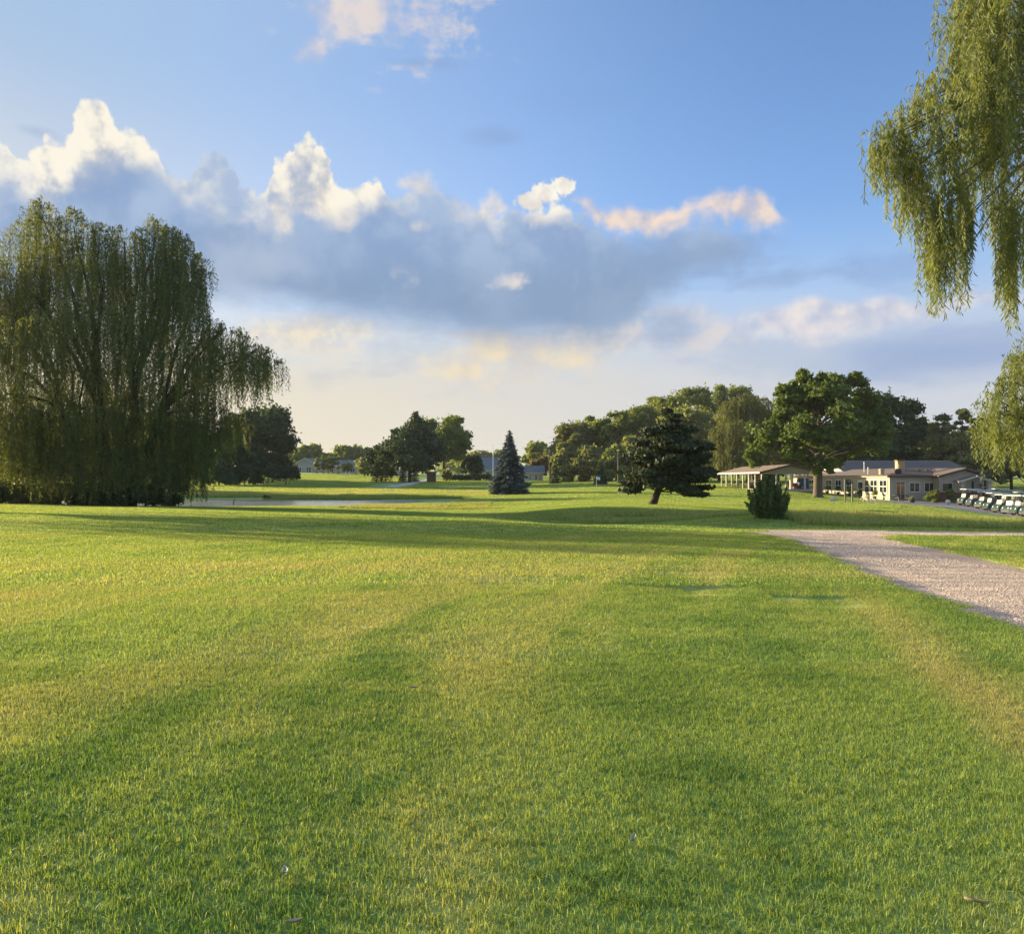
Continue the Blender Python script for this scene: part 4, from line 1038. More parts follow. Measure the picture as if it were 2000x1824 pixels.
# the low dark bush on the lawn edge
BY_ = 32.6
BX_, BZ_ = X_at(1500, BY_), gz(X_at(1500, BY_), BY_)
def bp_(px, py, dY, rpx, fl=1.0): Y = BY_ + dY; return (X_at(px, Y) - BX_, dY, Z_at(py, Y) - BZ_, rpx / F * Y, fl)
blob = [bp_(*a) for a in ((1497, 946, 0, 10), (1510, 952, 0.1, 9), (1490, 958, 0, 13), (1512, 966, 0.2, 14), (1478, 974, 0, 13), (1500, 978, -0.2, 18), (1524, 978, 0.1, 11), (1472, 990, 0.1, 12), (1492, 996, -0.3, 16), (1516, 994, -0.1, 16), (1532, 986, 0, 7), (1500, 985, 0.4, 18), (1480, 1002, 0, 10), (1505, 1006, -0.2, 12), (1465, 980, 0, 7))]
rg = np.random.default_rng(26)
CC, TT, TN = [], [], []; tr = MB(); BH = Z_at(932, BY_) - BZ_
for k in range(165):
    a = rg.uniform(0, 6.28); h = BH * rg.choice([rg.uniform(0.28, 0.6), rg.uniform(0.5, 0.85), rg.uniform(0.75, 1.03)], p=[0.42, 0.36, 0.22])
    w_ = np.interp(h / BH, [0.25, 0.5, 0.7, 0.9, 1.05], [0.84, 0.96, 0.90, 0.62, 0.28]) * math.sqrt(rg.random()) * rg.uniform(0.75, 1.12)
    p0 = np.array([0.20 * math.cos(a) * rg.random(), 0.20 * math.sin(a) * rg.random(), -0.03]); p1 = np.array([w_ * math.cos(a), w_ * math.sin(a), h]); pm = (p0 + p1) / 2 + np.array([math.cos(a), math.sin(a), -0.4]) * w_ * 0.22
    n = int(70 + 90 * h / BH); s = rg.uniform(0.14, 1.0, n) ** 0.85
    C = ((1 - s) ** 2)[:, None] * p0 + (2 * s * (1 - s))[:, None] * pm + (s ** 2)[:, None] * p1
    sp = 0.105 * (1.15 - s); C = C + rg.normal(0, 1, (n, 3)) * sp[:, None]; C[:, 2] = np.maximum(C[:, 2], 0.02)
    T = (p1 - pm) / (np.linalg.norm(p1 - pm) + 1e-6) + rg.normal(0, 0.45, (n, 3)); CC.append(C); TT.append(T); TN.append(np.clip(rg.normal(0.32 + 0.3 * s, 0.2, n), 0, 1))
    if k % 3 == 0: tr.tube([tuple(p0), tuple(pm), tuple(p1)], [0.016, 0.010, 0.003], 4)
C, T = np.concatenate(CC), np.concatenate(TT); s = 0.062 * rg.uniform(0.6, 1.5, len(C))
V, tn = leaf_quads(C, unit(rg, len(C)), T, s, s * 0.40), np.concatenate(TN)
rb = random.Random(61); body = []
for k in range(34):
    a = rb.uniform(0, 6.28); u = rb.random(); body.append((math.cos(a) * (0.66 - 0.42 * u) * rb.uniform(0.3, 1), math.sin(a) * (0.62 - 0.4 * u) * rb.uniform(0.3, 1), 0.22 + u * (BH - 0.5), rb.uniform(0.14, 0.27), 0.95))
V2, tn2 = spread(rg, body, 9000, 0.06, droop=-0.3)
V, tn = np.concatenate([V, V2]), np.concatenate([tn, tn2])
t = thing('juniper_bush', 'dense dark green bush at the edge of the near lawn', 'bush', (BX_, BY_, BZ_))
tr.build('stems', M_BARKD, t); link('foliage', quads_mesh('bush_leaves', V, leafmat('juniper_leaf', (0.056, 0.098, 0.036), (0.165, 0.235, 0.086), 0.30), tn), t)

# --- trees over the far ground: picture column, width, row of the top, distance
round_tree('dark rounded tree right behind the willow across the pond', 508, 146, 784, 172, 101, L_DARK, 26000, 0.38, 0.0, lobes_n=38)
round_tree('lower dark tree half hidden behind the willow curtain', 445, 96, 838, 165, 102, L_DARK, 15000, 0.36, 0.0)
for i, (px, w_, top, Y, lab) in enumerate(((165, 190, 820, 120, 'tree on the far pond bank seen through the left of the willow'), (330, 170, 815, 116, 'tree on the far pond bank seen through the middle of the willow'), (400, 90, 850, 190, 'tree between the far pond bank trees and the dark rounded tree'), (300, 130, 800, 215, 'tall tree behind the far pond bank, middle of the willow'), (200, 130, 800, 235, 'tall tree behind the far pond bank, left part of the willow'),
                                              (90, 140, 805, 250, 'tall tree behind the far pond bank near the left edge'), (-60, 160, 800, 270, 'tall tree beyond the pond at the left edge'), (20, 150, 830, 150, 'tree beyond the pond left of the willow trunks'))):
    round_tree(lab, px, w_, top, Y, 500 + i, L_BROAD, 9000, 0.42, 0.05, group='trees beyond the pond behind the willow')
for i, (px, w_, top, lab) in enumerate(((603, 62, 868, 'rounded far tree behind the left grey house'), (637, 34, 884, 'small far tree in the gap between the two grey houses'), (682, 64, 868, 'rounded far tree over the long grey roof'), (712, 36, 872, 'small far tree at the left of the cedar'),
                                       (575, 40, 886, 'small far tree beside the gable of the left grey house'), (935, 54, 880, 'far hazy tree left of the blue spruce'), (965, 40, 876, 'far hazy tree behind the thin pale pole'))):
    round_tree(lab, px, w_, top, 335 + i * 7, 110 + i, L_OLIVE if i > 4 else L_BROAD, 3200, 0.95, 0.04, group='far trees behind the houses')
for i, (px, top, w_, lab) in enumerate(((619, 893, 11, 'slim pale young tree, leftmost of the row by the far houses'), (631, 889, 10, 'slim pale young tree, second in the row by the far houses'), (641, 889, 14, 'fullest and greenest of the slim young trees by the far houses'), (650, 892, 10, 'slim pale young tree, fourth in the row by the far houses'), (660, 889, 10, 'slim pale young tree, rightmost of the row by the far houses'))):
    round_tree(lab, px, w_, top, 262, 130 + i, L_POP, 900, 0.26, 0.10, name='young_tree', group='slim young trees by the far houses', lobes_n=12, lobe_f=0.7)
round_tree('small round yellow-green tree before the long grey roof', 679, 20, 903, 258, 140, L_POP, 900, 0.45, 0.25, name='young_tree')
round_tree('loose yellow-green bushy tree left of the cedar', 712, 36, 893, 240, 141, L_OLIVE, 1800, 0.5, 0.05)
CX_, CY_ = at_px(800, 186)
def cp(px, py, dY, rpx, fl=0.6): Y = CY_ + dY; return (X_at(px, Y) - CX_, dY, Z_at(py, Y) - gz(CX_, CY_), rpx / F * Y, fl)
lob = [cp(*a) for a in ((812, 822, 0, 12, 1.2), (803, 836, 1, 16), (822, 834, -1, 16), (772, 846, 0, 8, 1.2), (780, 856, 1, 16), (800, 852, -2, 24), (826, 852, 2, 24), (765, 872, 0, 20), (790, 876, -3, 30), (820, 876, 2, 32), (845, 872, 0, 22), (770, 895, 2, 28), (805, 898, -3, 34), (840, 895, 2, 28), (862, 885, 0, 12), (785, 910, 0, 20), (822, 912, 0, 22), (752, 885, 0, 12), (812, 812, 0, 6, 1.6))]
V, tn = spread(np.random.default_rng(36), lob, 22000, 0.34)
tr = MB(); rn = random.Random(33); tr.tube([(0, 0, -.2), (0, 0, 6), (0.5, 0, 12)], [0.5, 0.4, 0.1], 8)
for l in lob: limb(tr, (0, 0, max(1.5, l[2] - 1.5)), l[:3], 0.14, 0.03, rn, 4, 0.02, 5)
finish('cedar', 'nearly black spreading cedar at the top of the cart path', 'tree', CX_, CY_, quads_mesh('cedar_needles', V, L_DARK, tn), tr, M_BARKD)
round_tree('tall sunlit green tree directly behind the black cedar', 868, 104, 805, 206, 150, L_BROAD, 20000, 0.36, 0.20, lobes_n=38, lobe_f=0.30)
round_tree('dark bushy tree left of the black cedar', 744, 62, 868, 198, 151, L_DARK, 6000, 0.45, 0.03)
round_tree('small dark tree on the right of the tall sunlit tree', 922, 44, 888, 215, 152, L_DARK, 3500, 0.45, 0.03)
round_tree('yellow-green bush under the right side of the cedar', 872, 20, 917, 200, 153, L_OLIVE, 900, 0.35, 0.0, cat='bush', name='bush')
round_tree('green tree with a rounded top behind the blue spruce', 1047, 56, 861, 262, 154, L_BRIGHT, 4500, 0.6, 0.05)
round_tree('orange-tinged low tree above the white house', 1056, 44, 890, 218, 155, L_RUST, 3000, 0.5, 0.1)
round_tree('leggy pale tree beside the wooden utility pole', 1076, 34, 868, 240, 156, L_OLIVE, 900, 0.5, 0.3)
# the wood on the right
WOOD = ((1118, 80, 822, 190, L_OLIVE, 'leftmost tree of the wood, low and olive green'), (1165, 84, 806, 196, L_BROAD, 'tall dark-leaved tree near the left end of the wood'), (1205, 60, 800, 188, L_BROAD, 'narrow tree of the wood left of the leaning pine'),
        (1248, 92, 788, 196, L_BRIGHT, 'bright green tree of the wood just left of the leaning pine top'), (1300, 104, 760, 205, L_BRIGHT, 'tall bright green tree of the wood behind the leaning pine'), (1352, 76, 747, 222, L_BROAD, 'dark green treetop, tallest left part of the wood'),
        (1398, 64, 745, 236, L_BROAD, 'treetop in the middle of the skyline of the wood'), (1440, 76, 742, 240, L_BROAD, 'dark treetop behind the pale drooping tree'), (1345, 130, 792, 170, L_OLIVE, 'pale olive tree between the leaning pine and the drooping tree'),
        (1405, 60, 800, 176, L_OLIVE, 'olive tree at the left shoulder of the drooping tree'), (1500, 90, 790, 190, L_BROAD, 'tree of the wood directly behind the maple'), (1225, 70, 850, 172, L_OLIVE, 'low olive tree under the wires left of the leaning pine'),
        (1150, 60, 868, 176, L_OLIVE, 'low bushy tree at the foot of the wood behind the flagstick'), (1100, 40, 862, 180, L_OLIVE, 'low bushy tree at the left foot of the wood'), (1195, 46, 880, 168, L_BRIGHT, 'low light-green tree at the foot of the wood by the right utility pole'))
for i, (px, w_, top, Y, mat, lab) in enumerate(WOOD):
    round_tree(lab, px, w_, top, Y, 160 + i, mat, 22000 if w_ > 70 else 13000, 0.33, 0.04, group='trees of the wood on the right', lobes_n=34, lobe_f=0.37)
VY_ = 152.0
VX_, VZ_ = X_at(1462, VY_), gz(X_at(1462, VY_), VY_)
ds = [dome(px, py, dY, r, b, 0.45, VY_) for px, py, dY, r, b in ((1455, 768, 0, 30, 860), (1485, 775, 2, 30, 880), (1425, 785, 1, 28, 880), (1505, 800, 3, 24, 900), (1410, 830, 0, 26, 925), (1440, 820, -3, 36, 925), (1475, 825, -3, 36, 920), (1402, 880, 1, 20, 935), (1430, 880, -3, 34, 940), (1465, 880, -2, 34, 935), (1500, 870, 0, 28, 930))]
V, tn, _ = willow_strands(np.random.default_rng(41), ds, 26, 0.30, 0.55, 0.16, 0.1, 1.0, 2)
tr = MB(); rn = random.Random(43); tr.tube([(0, 0, -.2), (0, 0, 2), (0, 0, 5)], [0.55, 0.45, 0.36], 8)
for d_ in ds: limb(tr, (0, 0, 4.6), (d_[0] - VX_, d_[1] - VY_, d_[2] - VZ_ - .3), 0.2, 0.04, rn, 5, 0.05, 5)
finish('weeping_willow', 'pale olive drooping willow left of the maple, behind the pavilion', 'tree', VX_, VY_, quads_mesh('willow_leaves_back', V - np.array([VX_, VY_, VZ_]), leafmat('pale_willow_leaf', (0.075, 0.095, 0.030), (0.185, 0.200, 0.068), 0.40), tn), tr, M_BARKD)
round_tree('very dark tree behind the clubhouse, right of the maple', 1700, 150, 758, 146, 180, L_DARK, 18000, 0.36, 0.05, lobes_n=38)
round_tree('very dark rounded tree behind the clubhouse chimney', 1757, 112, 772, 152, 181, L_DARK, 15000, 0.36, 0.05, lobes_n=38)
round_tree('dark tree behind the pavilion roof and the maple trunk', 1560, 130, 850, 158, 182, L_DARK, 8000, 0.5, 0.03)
for i, (px, w_, top, Y, lab) in enumerate(((1795, 110, 822, 178, 'green tree filling the gap between the dark trees and the pines'), (1850, 120, 838, 182, 'green tree behind the feathery pines, left part'), (1915, 120, 832, 186, 'green tree behind the feathery pines, right part'), (1640, 130, 820, 190, 'green tree far behind the maple crown'))):
    round_tree(lab, px, w_, top, Y, 520 + i, L_BROAD, 12000, 0.36, 0.03, group='trees behind the clubhouse')
# feathery pines on the right
def pine(seed, H, Rr, n, leaf, mat, tiers=11):
    rng = random.Random(seed); lobes = []
    for i in range(tiers):
        t = i / (tiers - 1); z_ = H * (0.16 + 0.80 * t); R_ = Rr * (1 - t) ** 0.6 + 0.25
        for k in range(max(2, int(6 * (1 - t) + 1))):
            a = rng.uniform(0, 6.28); q = R_ * rng.uniform(0.45, 0.95)
            lobes.append((math.cos(a) * q, math.sin(a) * q, z_ + rng.uniform(-.4, .4), max(0.3, Rr * 0.20 * rng.uniform(0.7, 1.3)), 0.5))
    V, tn = spread(np.random.default_rng(seed), lobes, n, leaf, droop=-0.4)
    tr = MB(); tr.tube([(0, 0, -.2), (0, 0, H * .5), (0, 0, H * .96)], [0.26, 0.2, 0.03], 8)
    for l in lobes: limb(tr, (0, 0, max(0.6, l[2] - 0.4)), l[:3], 0.06, 0.02, rng, 3, 0.0, 4)
    return quads_mesh('pine_sprays', V, mat, tn), tr
for i, (px, w_, top, Y, lab) in enumerate(((1842, 100, 812, 140, 'feathery pine above the low end of the clubhouse roof'), (1880, 92, 797, 134, 'tallest feathery pine above the entrance gable'), (1925, 90, 815, 138, 'feathery pine behind the yellow-green willow'), (1975, 90, 800, 142, 'feathery pine at the right edge behind the carts'))):
    x = X_at(px, Y); H = Z_at(top, Y) - gz(x, Y)
    c, t = pine(190 + i, H, w_ / F * Y / 2, 9500, 0.30, L_PINE, 12)
    finish('pine', lab, 'tree', x, Y, c, t, M_BARKD, 'feathery pines behind the entrance')
round_tree('dark tree filling the gap behind the carts', 2010, 150, 850, 160, 198, L_DARK, 6000, 0.6, 0.02)
# shrubs
def shrub(label, px, wpx, py_top, Y, seed, mat, n=1200, leaf=0.18, cat='bush', name='shrub', group=None, **kw):
    x = X_at(px, Y); g_ = gz(x, Y); H = max(0.4, Z_at(py_top, Y) - g_); Rr = wpx / F * Y / 2
    rng = random.Random(seed)
    lobes = [(rng.uniform(-.6, .6) * Rr, rng.uniform(-.5, .5) * Rr, H * rng.uniform(0.10, 0.70), min(Rr, H) * rng.uniform(0.32, 0.46), 0.9) for k in range(9)] + [(0, 0, H * 0.62, min(Rr, H) * 0.4, 0.9)]
    V, tn = spread(np.random.default_rng(seed), lobes, n, leaf)
    t = thing(name, label, cat, (x, Y, g_), 0, group)
    tr = MB()
    for k in range(5): limb(tr, (rng.uniform(-.2, .2) * Rr, rng.uniform(-.2, .2) * Rr, -0.05), (rng.uniform(-.6, .6) * Rr, rng.uniform(-.5, .5) * Rr, H * 0.7), 0.03 * max(1, H / 2), 0.01, rng, 3, 0.02, 4)
    tr.build('stems', M_BARKD, t); link('foliage', quads_mesh('shrub_leaves', V, mat, tn), t)
    return t
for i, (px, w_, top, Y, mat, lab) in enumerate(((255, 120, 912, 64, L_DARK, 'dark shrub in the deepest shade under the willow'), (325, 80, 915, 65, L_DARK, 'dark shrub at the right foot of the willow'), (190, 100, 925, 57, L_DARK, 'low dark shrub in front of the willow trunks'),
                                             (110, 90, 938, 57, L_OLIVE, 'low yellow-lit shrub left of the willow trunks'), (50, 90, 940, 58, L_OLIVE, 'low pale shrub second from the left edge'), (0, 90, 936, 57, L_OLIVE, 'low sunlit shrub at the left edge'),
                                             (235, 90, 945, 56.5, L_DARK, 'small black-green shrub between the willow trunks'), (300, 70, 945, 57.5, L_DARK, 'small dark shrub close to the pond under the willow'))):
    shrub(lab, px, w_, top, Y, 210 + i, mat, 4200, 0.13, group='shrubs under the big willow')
for i, (px, w_, top, Y) in enumerate(((428, 60, 905, 158), (470, 70, 898, 164), (520, 80, 900, 168), (562, 50, 905, 170))):
    shrub(('leftmost dark shrub', 'second dark shrub from the left', 'third dark shrub from the left', 'rightmost dark shrub')[i] + ' at the foot of the dark rounded tree', px, w_, top, Y, 250 + i, L_DARK, 2200, 0.32, group='shrubs at the foot of the dark rounded tree')
shrub('small dark tussock on the far pond bank', 521, 18, 968, 97, 220, L_DARK, 300, 0.14, name='tussock', cat='plant')
for i, (px, w_, top, Y) in enumerate(((1105, 40, 905, 168), (1135, 46, 908, 166), (1220, 40, 905, 162), (1180, 36, 912, 164))):
    shrub(('leftmost low scrub', 'rusty low scrub', 'rightmost low scrub', 'low scrub just left of the right pole')[i] + ' along the foot of the wood', px, w_, top, Y, 230 + i, (L_OLIVE, L_RUST, L_BRIGHT, L_OLIVE)[i], 1500, 0.34, group='scrub along the foot of the wood')
# clipped hedge far off, and a mass of distant woodland on the skyline
hx = [(X_at(px, 207), 207.0) for px in range(872, 962, 6)]
hl = [(x, y, gz(x, y) + 0.7, 0.85, 0.9) for x, y in hx]
V, tn = spread(np.random.default_rng(240), hl, 2600, 0.30)
h0 = hl[len(hl) // 2]; hb = (h0[0], h0[1], gz(h0[0], h0[1]))
t = thing('hedge', 'long low dark hedge left of the blue spruce', 'hedge', hb)
tr = MB()
for x, y, z, r, f_ in hl: limb(tr, (x - hb[0], 0, z - 0.8 - hb[2]), (x - hb[0], 0, z + 0.3 - hb[2]), 0.08, 0.03, rn, 2, 0.0, 4)
tag(tr.build('stems', M_BARKD, t), kind='stuff'); link('foliage', quads_mesh('hedge_leaves', V - np.array(hb), L_DARK, tn), t)
rng_ = random.Random(77); fl = []
for k in range(150):
    px = rng_.uniform(-900, 2900); Y = rng_.uniform(430, 560); x = X_at(px, Y); top = 893 + rng_.uniform(-10, 8)
    zt = Z_at(top, Y); r = rng_.uniform(5, 9); fl.append((x, Y, zt - r * 0.8, r, 0.9)); fl.append((x + rng_.uniform(-4, 4), Y, zt - r * 1.6, r * 1.1, 0.9))
V, tn = spread(np.random.default_rng(241), fl, 26000, 1.5)
tag(link('distant_woodland', quads_mesh('distant_woodland', V, L_BROAD, tn)), 'distant woodland along the skyline', 'woodland', kind='stuff')
# ------------------------------------------------------------------ buildings
M_SIDING = pmat('siding', (0.38, 0.345, 0.28), 0.7, 0.06, 2.0)
M_WHITE = pmat('white_paint', (0.56, 0.51, 0.42), 0.6, 0.05, 2.0)
M_CREAM = pmat('cream_wall', (0.43, 0.37, 0.275), 0.75, 0.07, 1.2)
M_SHINGLE = pmat('brown_shingles', (0.185, 0.135, 0.108), 0.9, 0.28, 6.0, bump=0.5, bscale=12)
M_SHINGLE2 = pmat('grey_shingles', (0.110, 0.112, 0.125), 0.9, 0.22, 6.0, bump=0.5, bscale=12)
M_BRICK = pmat('brick', (0.22, 0.115, 0.085), 0.9, 0.25, 6.0)
M_TRIM = pmat('dark_trim', (0.07, 0.055, 0.048), 0.6, 0.1)
M_FRAME = pmat('white_frame', (0.66, 0.64, 0.59), 0.5, 0.04)
M_GLASS = pmat('dark_glass', (0.020, 0.026, 0.032), 0.06, 0.1, spec=0.7)
M_WOOD = pmat('brown_wood', (0.165, 0.105, 0.065), 0.8, 0.25, 3.0)
M_BLACK = pmat('black_metal', (0.022, 0.022, 0.024), 0.5, 0.1)
M_TAN = pmat('tan_brick', (0.52, 0.40, 0.24), 0.85, 0.15, 5.0)
M_PIPE = pmat('white_pipe', (0.72, 0.72, 0.70), 0.45, 0.04)
M_SHADEIN = pmat('interior', (0.06, 0.055, 0.05), 0.9, 0.2)
M_POST = pmat('painted_post', (0.62, 0.56, 0.46), 0.65, 0.08)
M_SLAB = pmat('concrete_slab', (0.40, 0.38, 0.36), 0.85, 0.1, 1.0)
def box(name, mat, par, x0, x1, y0, y1, z0, z1, label=None):
    o = MB().box(x0, x1, y0, y1, z0, z1).build(name, mat, par)
    if label: o['label'] = label
    return o
def window(par, name, axis, at, a0, a1, z0, z1, cols=2, rows=1, out=-1, frame=M_FRAME, fw=0.07, glass=M_GLASS, bar=0.05):
    """window standing proud of a wall: axis 'x' = wall runs along x at y=at; axis 'y' = wall runs along y at x=at; out = side it faces"""
    def b(mb, u0, u1, d0, d1, w0, w1):
        d0, d1 = sorted((at + out * d0, at + out * d1))
        if axis == 'x': mb.box(u0, u1, d0, d1, w0, w1)
        else: mb.box(d0, d1, u0, u1, w0, w1)
    fr = MB()
    b(fr, a0, a0 + fw, 0.003, 0.07, z0, z1); b(fr, a1 - fw, a1, 0.003, 0.07, z0, z1)
    b(fr, a0 + fw, a1 - fw, 0.003, 0.07, z1 - fw, z1); b(fr, a0 + fw, a1 - fw, 0.003, 0.07, z0, z0 + fw)
    w = fr.build(name, frame, par)
    cw = (a1 - a0 - 2 * fw) / cols; rh = (z1 - z0 - 2 * fw) / rows
    if cols * rows > 1:
        mu = MB()
        for i in range(1, cols): b(mu, a0 + fw + cw * i - bar / 2, a0 + fw + cw * i + bar / 2, 0.008, 0.06, z0 + fw, z1 - fw)
        for j in range(1, rows):
            for i in range(cols): b(mu, a0 + fw + cw * i + (bar / 2 if i else 0), a0 + fw + cw * (i + 1) - (bar / 2 if i < cols - 1 else 0), 0.008, 0.055, z0 + fw + rh * j - bar / 2, z0 + fw + rh * j + bar / 2)
        mu.build('mullion', frame, w)
    for i in range(cols):
        for j in range(rows):
            p = MB(); b(p, a0 + fw + cw * i, a0 + fw + cw * (i + 1), 0.004, 0.030, z0 + fw + rh * j, z0 + fw + rh * (j + 1))
            p.build('pane', glass, w)
    s = MB(); b(s, a0 - 0.05, a1 + 0.05, 0.003, 0.12, z0 - 0.06, z0 - 0.003); s.build('sill', frame, w)
    return w
def courses(par, name, mat, axis, at, a0, a1, z0, z1, step, out=-1, proud=0.03):
    """lap siding: one board to each course, its lower edge standing proud"""
    n = max(1, int(round((z1 - z0) / step))); h = (z1 - z0) / n
    for i in range(n):
        za, zb = z0 + i * h, z0 + (i + 1) * h
        if axis == 'x': P_ = [(at, za), (at + out * proud, za), (at + out * 0.006, zb), (at, zb)]; m = MB().prism(P_ if out < 0 else P_[::-1], a0, a1, 'x')
        else: P_ = [(at, za), (at + out * proud, za), (at + out * 0.006, zb), (at, zb)]; m = MB().prism(P_, a0, a1, 'y')
        m.build(name, mat, par)
def slope(par, name, mat, pts, th=0.12):
    """a roof slab from its four upper corners"""
    n = (Vector(pts[1]) - Vector(pts[0])).cross(Vector(pts[-1]) - Vector(pts[0])).normalized()
    if n.z < 0: n = -n
    V = [Vector(p) for p in pts] + [Vector(p) - n * th for p in pts]; k = len(pts)
    return MB().add(V, [tuple(range(k)), tuple(range(2 * k - 1, k - 1, -1))] + [(i, k + i, k + (i + 1) % k, (i + 1) % k) for i in range(k)]).build(name, mat, par)
def shingle_rows(par, a, b, c, d, rows, mat, th=0.04, name='shingle_course'):
    """overlapping shingle courses from eave (a, b) to ridge (d, c)"""
    a, b, c, d = map(Vector, (a, b, c, d)); n = (b - a).cross(d - a).normalized()
    if n.z < 0: n = -n
    for i in range(rows):
        t0, t1 = i / rows, (i + 1) / rows
        p0, p1, q0, q1 = a.lerp(d, t0), b.lerp(c, t0), a.lerp(d, t1), b.lerp(c, t1)
        V = [p0 + n * th, p1 + n * th, q1 + n * 0.008, q0 + n * 0.008, p0 + n * 0.002, p1 + n * 0.002]
        MB().add(V, [(0, 1, 2, 3), (4, 5, 1, 0), (4, 0, 3), (5, 2, 1)]).build(name, mat, par)

# clubhouse: sunlit white wing, front in shade, entrance gable, hall behind. local origin at the near corner
GX0, GY0 = 46.0, 98.0
CZ = -0.95
club = thing('clubhouse', 'long low golf clubhouse with a white windowed wing and a gabled entrance', 'building', (GX0, GY0, CZ))
EAVE = 2.95
# white wing, facing the sun (its wall runs away from us)
box('wall', M_CREAM, club, 0, 6.2, 0.0, 34, -0.3, EAVE - 0.12, 'cream wall of the sunlit wing')
wy = [0.5, 3.1, 5.4, 7.3, 10.4, 14.2, 17.6, 21.0, 24.4, 27.8]
for i, y in enumerate(wy):
    if i == 3:
        d_ = MB().box(-0.045, -0.003, 7.2, 8.9, 0.0, 2.35).build('door', M_FRAME, club)
        for z0_ in (0.25, 1.25): MB().box(-0.06, -0.046, 7.4, 8.7, z0_, z0_ + 0.85).build('pane', M_GLASS, d_)
        MB().box(-0.12, -0.06, 7.28, 7.34, 1.0, 1.15).build('handle', M_BLACK, d_)
        continue
    wdt = 2.1 if i != 2 else 1.4
    window(club, 'window', 'y', 0, y, y + wdt, 0.75, 2.45, 2 if i != 2 else 1, 2, -1, fw=0.12, bar=0.09)
box('fascia', M_WHITE, club, -0.42, -0.36, -0.45, 34.3, EAVE - 0.20, EAVE)
box('soffit', M_WHITE, club, -0.36, 0.0, -0.42, 34.3, EAVE - 0.16, EAVE - 0.12)
# front wall with lap siding (faces us)
box('wall', M_SIDING, club, 0, 7.6, -0.06, -0.003, -0.3, EAVE - 0.12, 'grey-green siding of the shaded front')
courses(club, 'siding_board', M_SIDING, 'x', -0.06, 0.06, 7.6, 0.05, EAVE - 0.14, 0.20)
box('corner_board', M_WHITE, club, -0.03, 0.06, -0.11, -0.061, -0.2, EAVE - 0.2)
dr = MB(); dr.box(0.70, 0.78, -0.16, -0.095, 0.05, 2.25); dr.box(1.78, 1.86, -0.16, -0.095, 0.05, 2.25); dr.box(0.78, 1.78, -0.16, -0.095, 2.17, 2.25); dr.box(1.25, 1.31, -0.15, -0.095, 0.05, 2.17); dr.box(0.78, 1.25, -0.145, -0.095, 1.75, 1.80); dr.box(1.31, 1.78, -0.145, -0.095, 1.75, 1.80)
M_WARMREFL = pmat('warm_reflection_glass', (0.20, 0.085, 0.03), 0.12, 0.45, 1.6, spec=0.6)  # warm reflections painted into the colour of the door panes
d_ = dr.build('patio_door', M_WHITE, club, label='white framed glass patio door with warm reflections coloured into its panes')
for x0, x1 in ((0.78, 1.25), (1.31, 1.78)):
    for z0_, z1_ in ((0.08, 0.6), (0.6, 1.75), (1.80, 2.17)): MB().box(x0, x1, -0.13, -0.10, z0_ + 0.01, z1_ - 0.01).build('pane', M_WARMREFL if z0_ > 0.5 else M_GLASS, d_)
window(club, 'window', 'x', -0.09, 2.35, 3.65, 0.95, 2.10, 2, 1, -1)
window(club, 'window', 'x', -0.09, 4.15, 5.45, 0.95, 2.10, 2, 1, -1)
# main roof over front: eave along x at y=-0.5, ridge at y=6
RZ = EAVE + 0.98
slope(club, 'roof', M_SHINGLE, [(-0.5, -0.5, EAVE), (9.4, -0.5, EAVE), (9.4, 6.0, RZ), (4.6, 6.0, RZ)])
slope(club, 'roof', M_SHINGLE, [(-0.5, -0.5, EAVE + 0.003), (4.6, 6.0, RZ), (4.6, 34, RZ), (-0.5, 34.3, EAVE + 0.003)])
shingle_rows(club, (-0.2, -0.5, EAVE), (8.4, -0.5, EAVE), (9.4, 6.0, RZ), (4.65, 6.0, RZ), 12, M_SHINGLE)
box('fascia', M_TRIM, club, -0.5, 5.2, -0.56, -0.505, EAVE - 0.20, EAVE - 0.01, 'dark gutter of the shaded front')
# entrance block with its gable
EX0, EX1, EYY = 4.9, 11.6, -1.6
PX0, PZ = (EX0 + EX1) / 2, EAVE + 0.90
box('wall', M_SIDING, club, EX0 + 0.35, EX0 + 4.2, EYY, -0.12, 0.9, EAVE - 0.25)
box('wall', M_SIDING, club, EX0 + 4.2, EX1 - 0.3, -0.4, 4.0, 0.9, EAVE - 0.25)
box('brick_base', M_BRICK, club, EX0 + 0.31, EX0 + 4.2, EYY - 0.04, -0.12, -0.3, 0.897)
box('brick_base', M_BRICK, club, EX0 + 4.2, EX1 - 0.26, -0.44, 4.0, -0.3, 0.897)
courses(club, 'siding_board', M_SIDING, 'x', EYY, EX0 + 0.35, EX0 + 2.1, 0.92, EAVE - 0.27, 0.24)
MB().prism([(EX0 + 0.35, EAVE - 0.25), (EX1 - 0.3, EAVE - 0.25), (PX0, PZ - 0.28)], EYY + 0.02, EYY + 0.12, 'y').build('gable', M_SIDING, club)
window(club, 'window', 'x', EYY - 0.03, EX0 + 0.62, EX0 + 1.9, 0.98, 2.05, 1, 1, -1, M_WHITE, 0.06)
slope(club, 'roof', M_SHINGLE, [(EX0, EYY - 0.5, EAVE - 0.02), (PX0, EYY - 0.5, PZ), (PX0, 6.0, PZ), (EX0, 6.0, EAVE - 0.02)])
slope(club, 'roof', M_SHINGLE, [(EX1, EYY - 0.5, EAVE - 0.02), (EX1, 6.0, EAVE - 0.02), (PX0, 6.0, PZ + 0.003), (PX0, EYY - 0.5, PZ + 0.003)])
for s_, xe in ((1, EX0), (-1, EX1)):
    MB().prism([(xe, EAVE - 0.28), (xe, EAVE - 0.06), (PX0, PZ - 0.04), (PX0, PZ - 0.26)][::s_], EYY - 0.56, EYY - 0.505, 'y').build('bargeboard', M_TRIM, club)
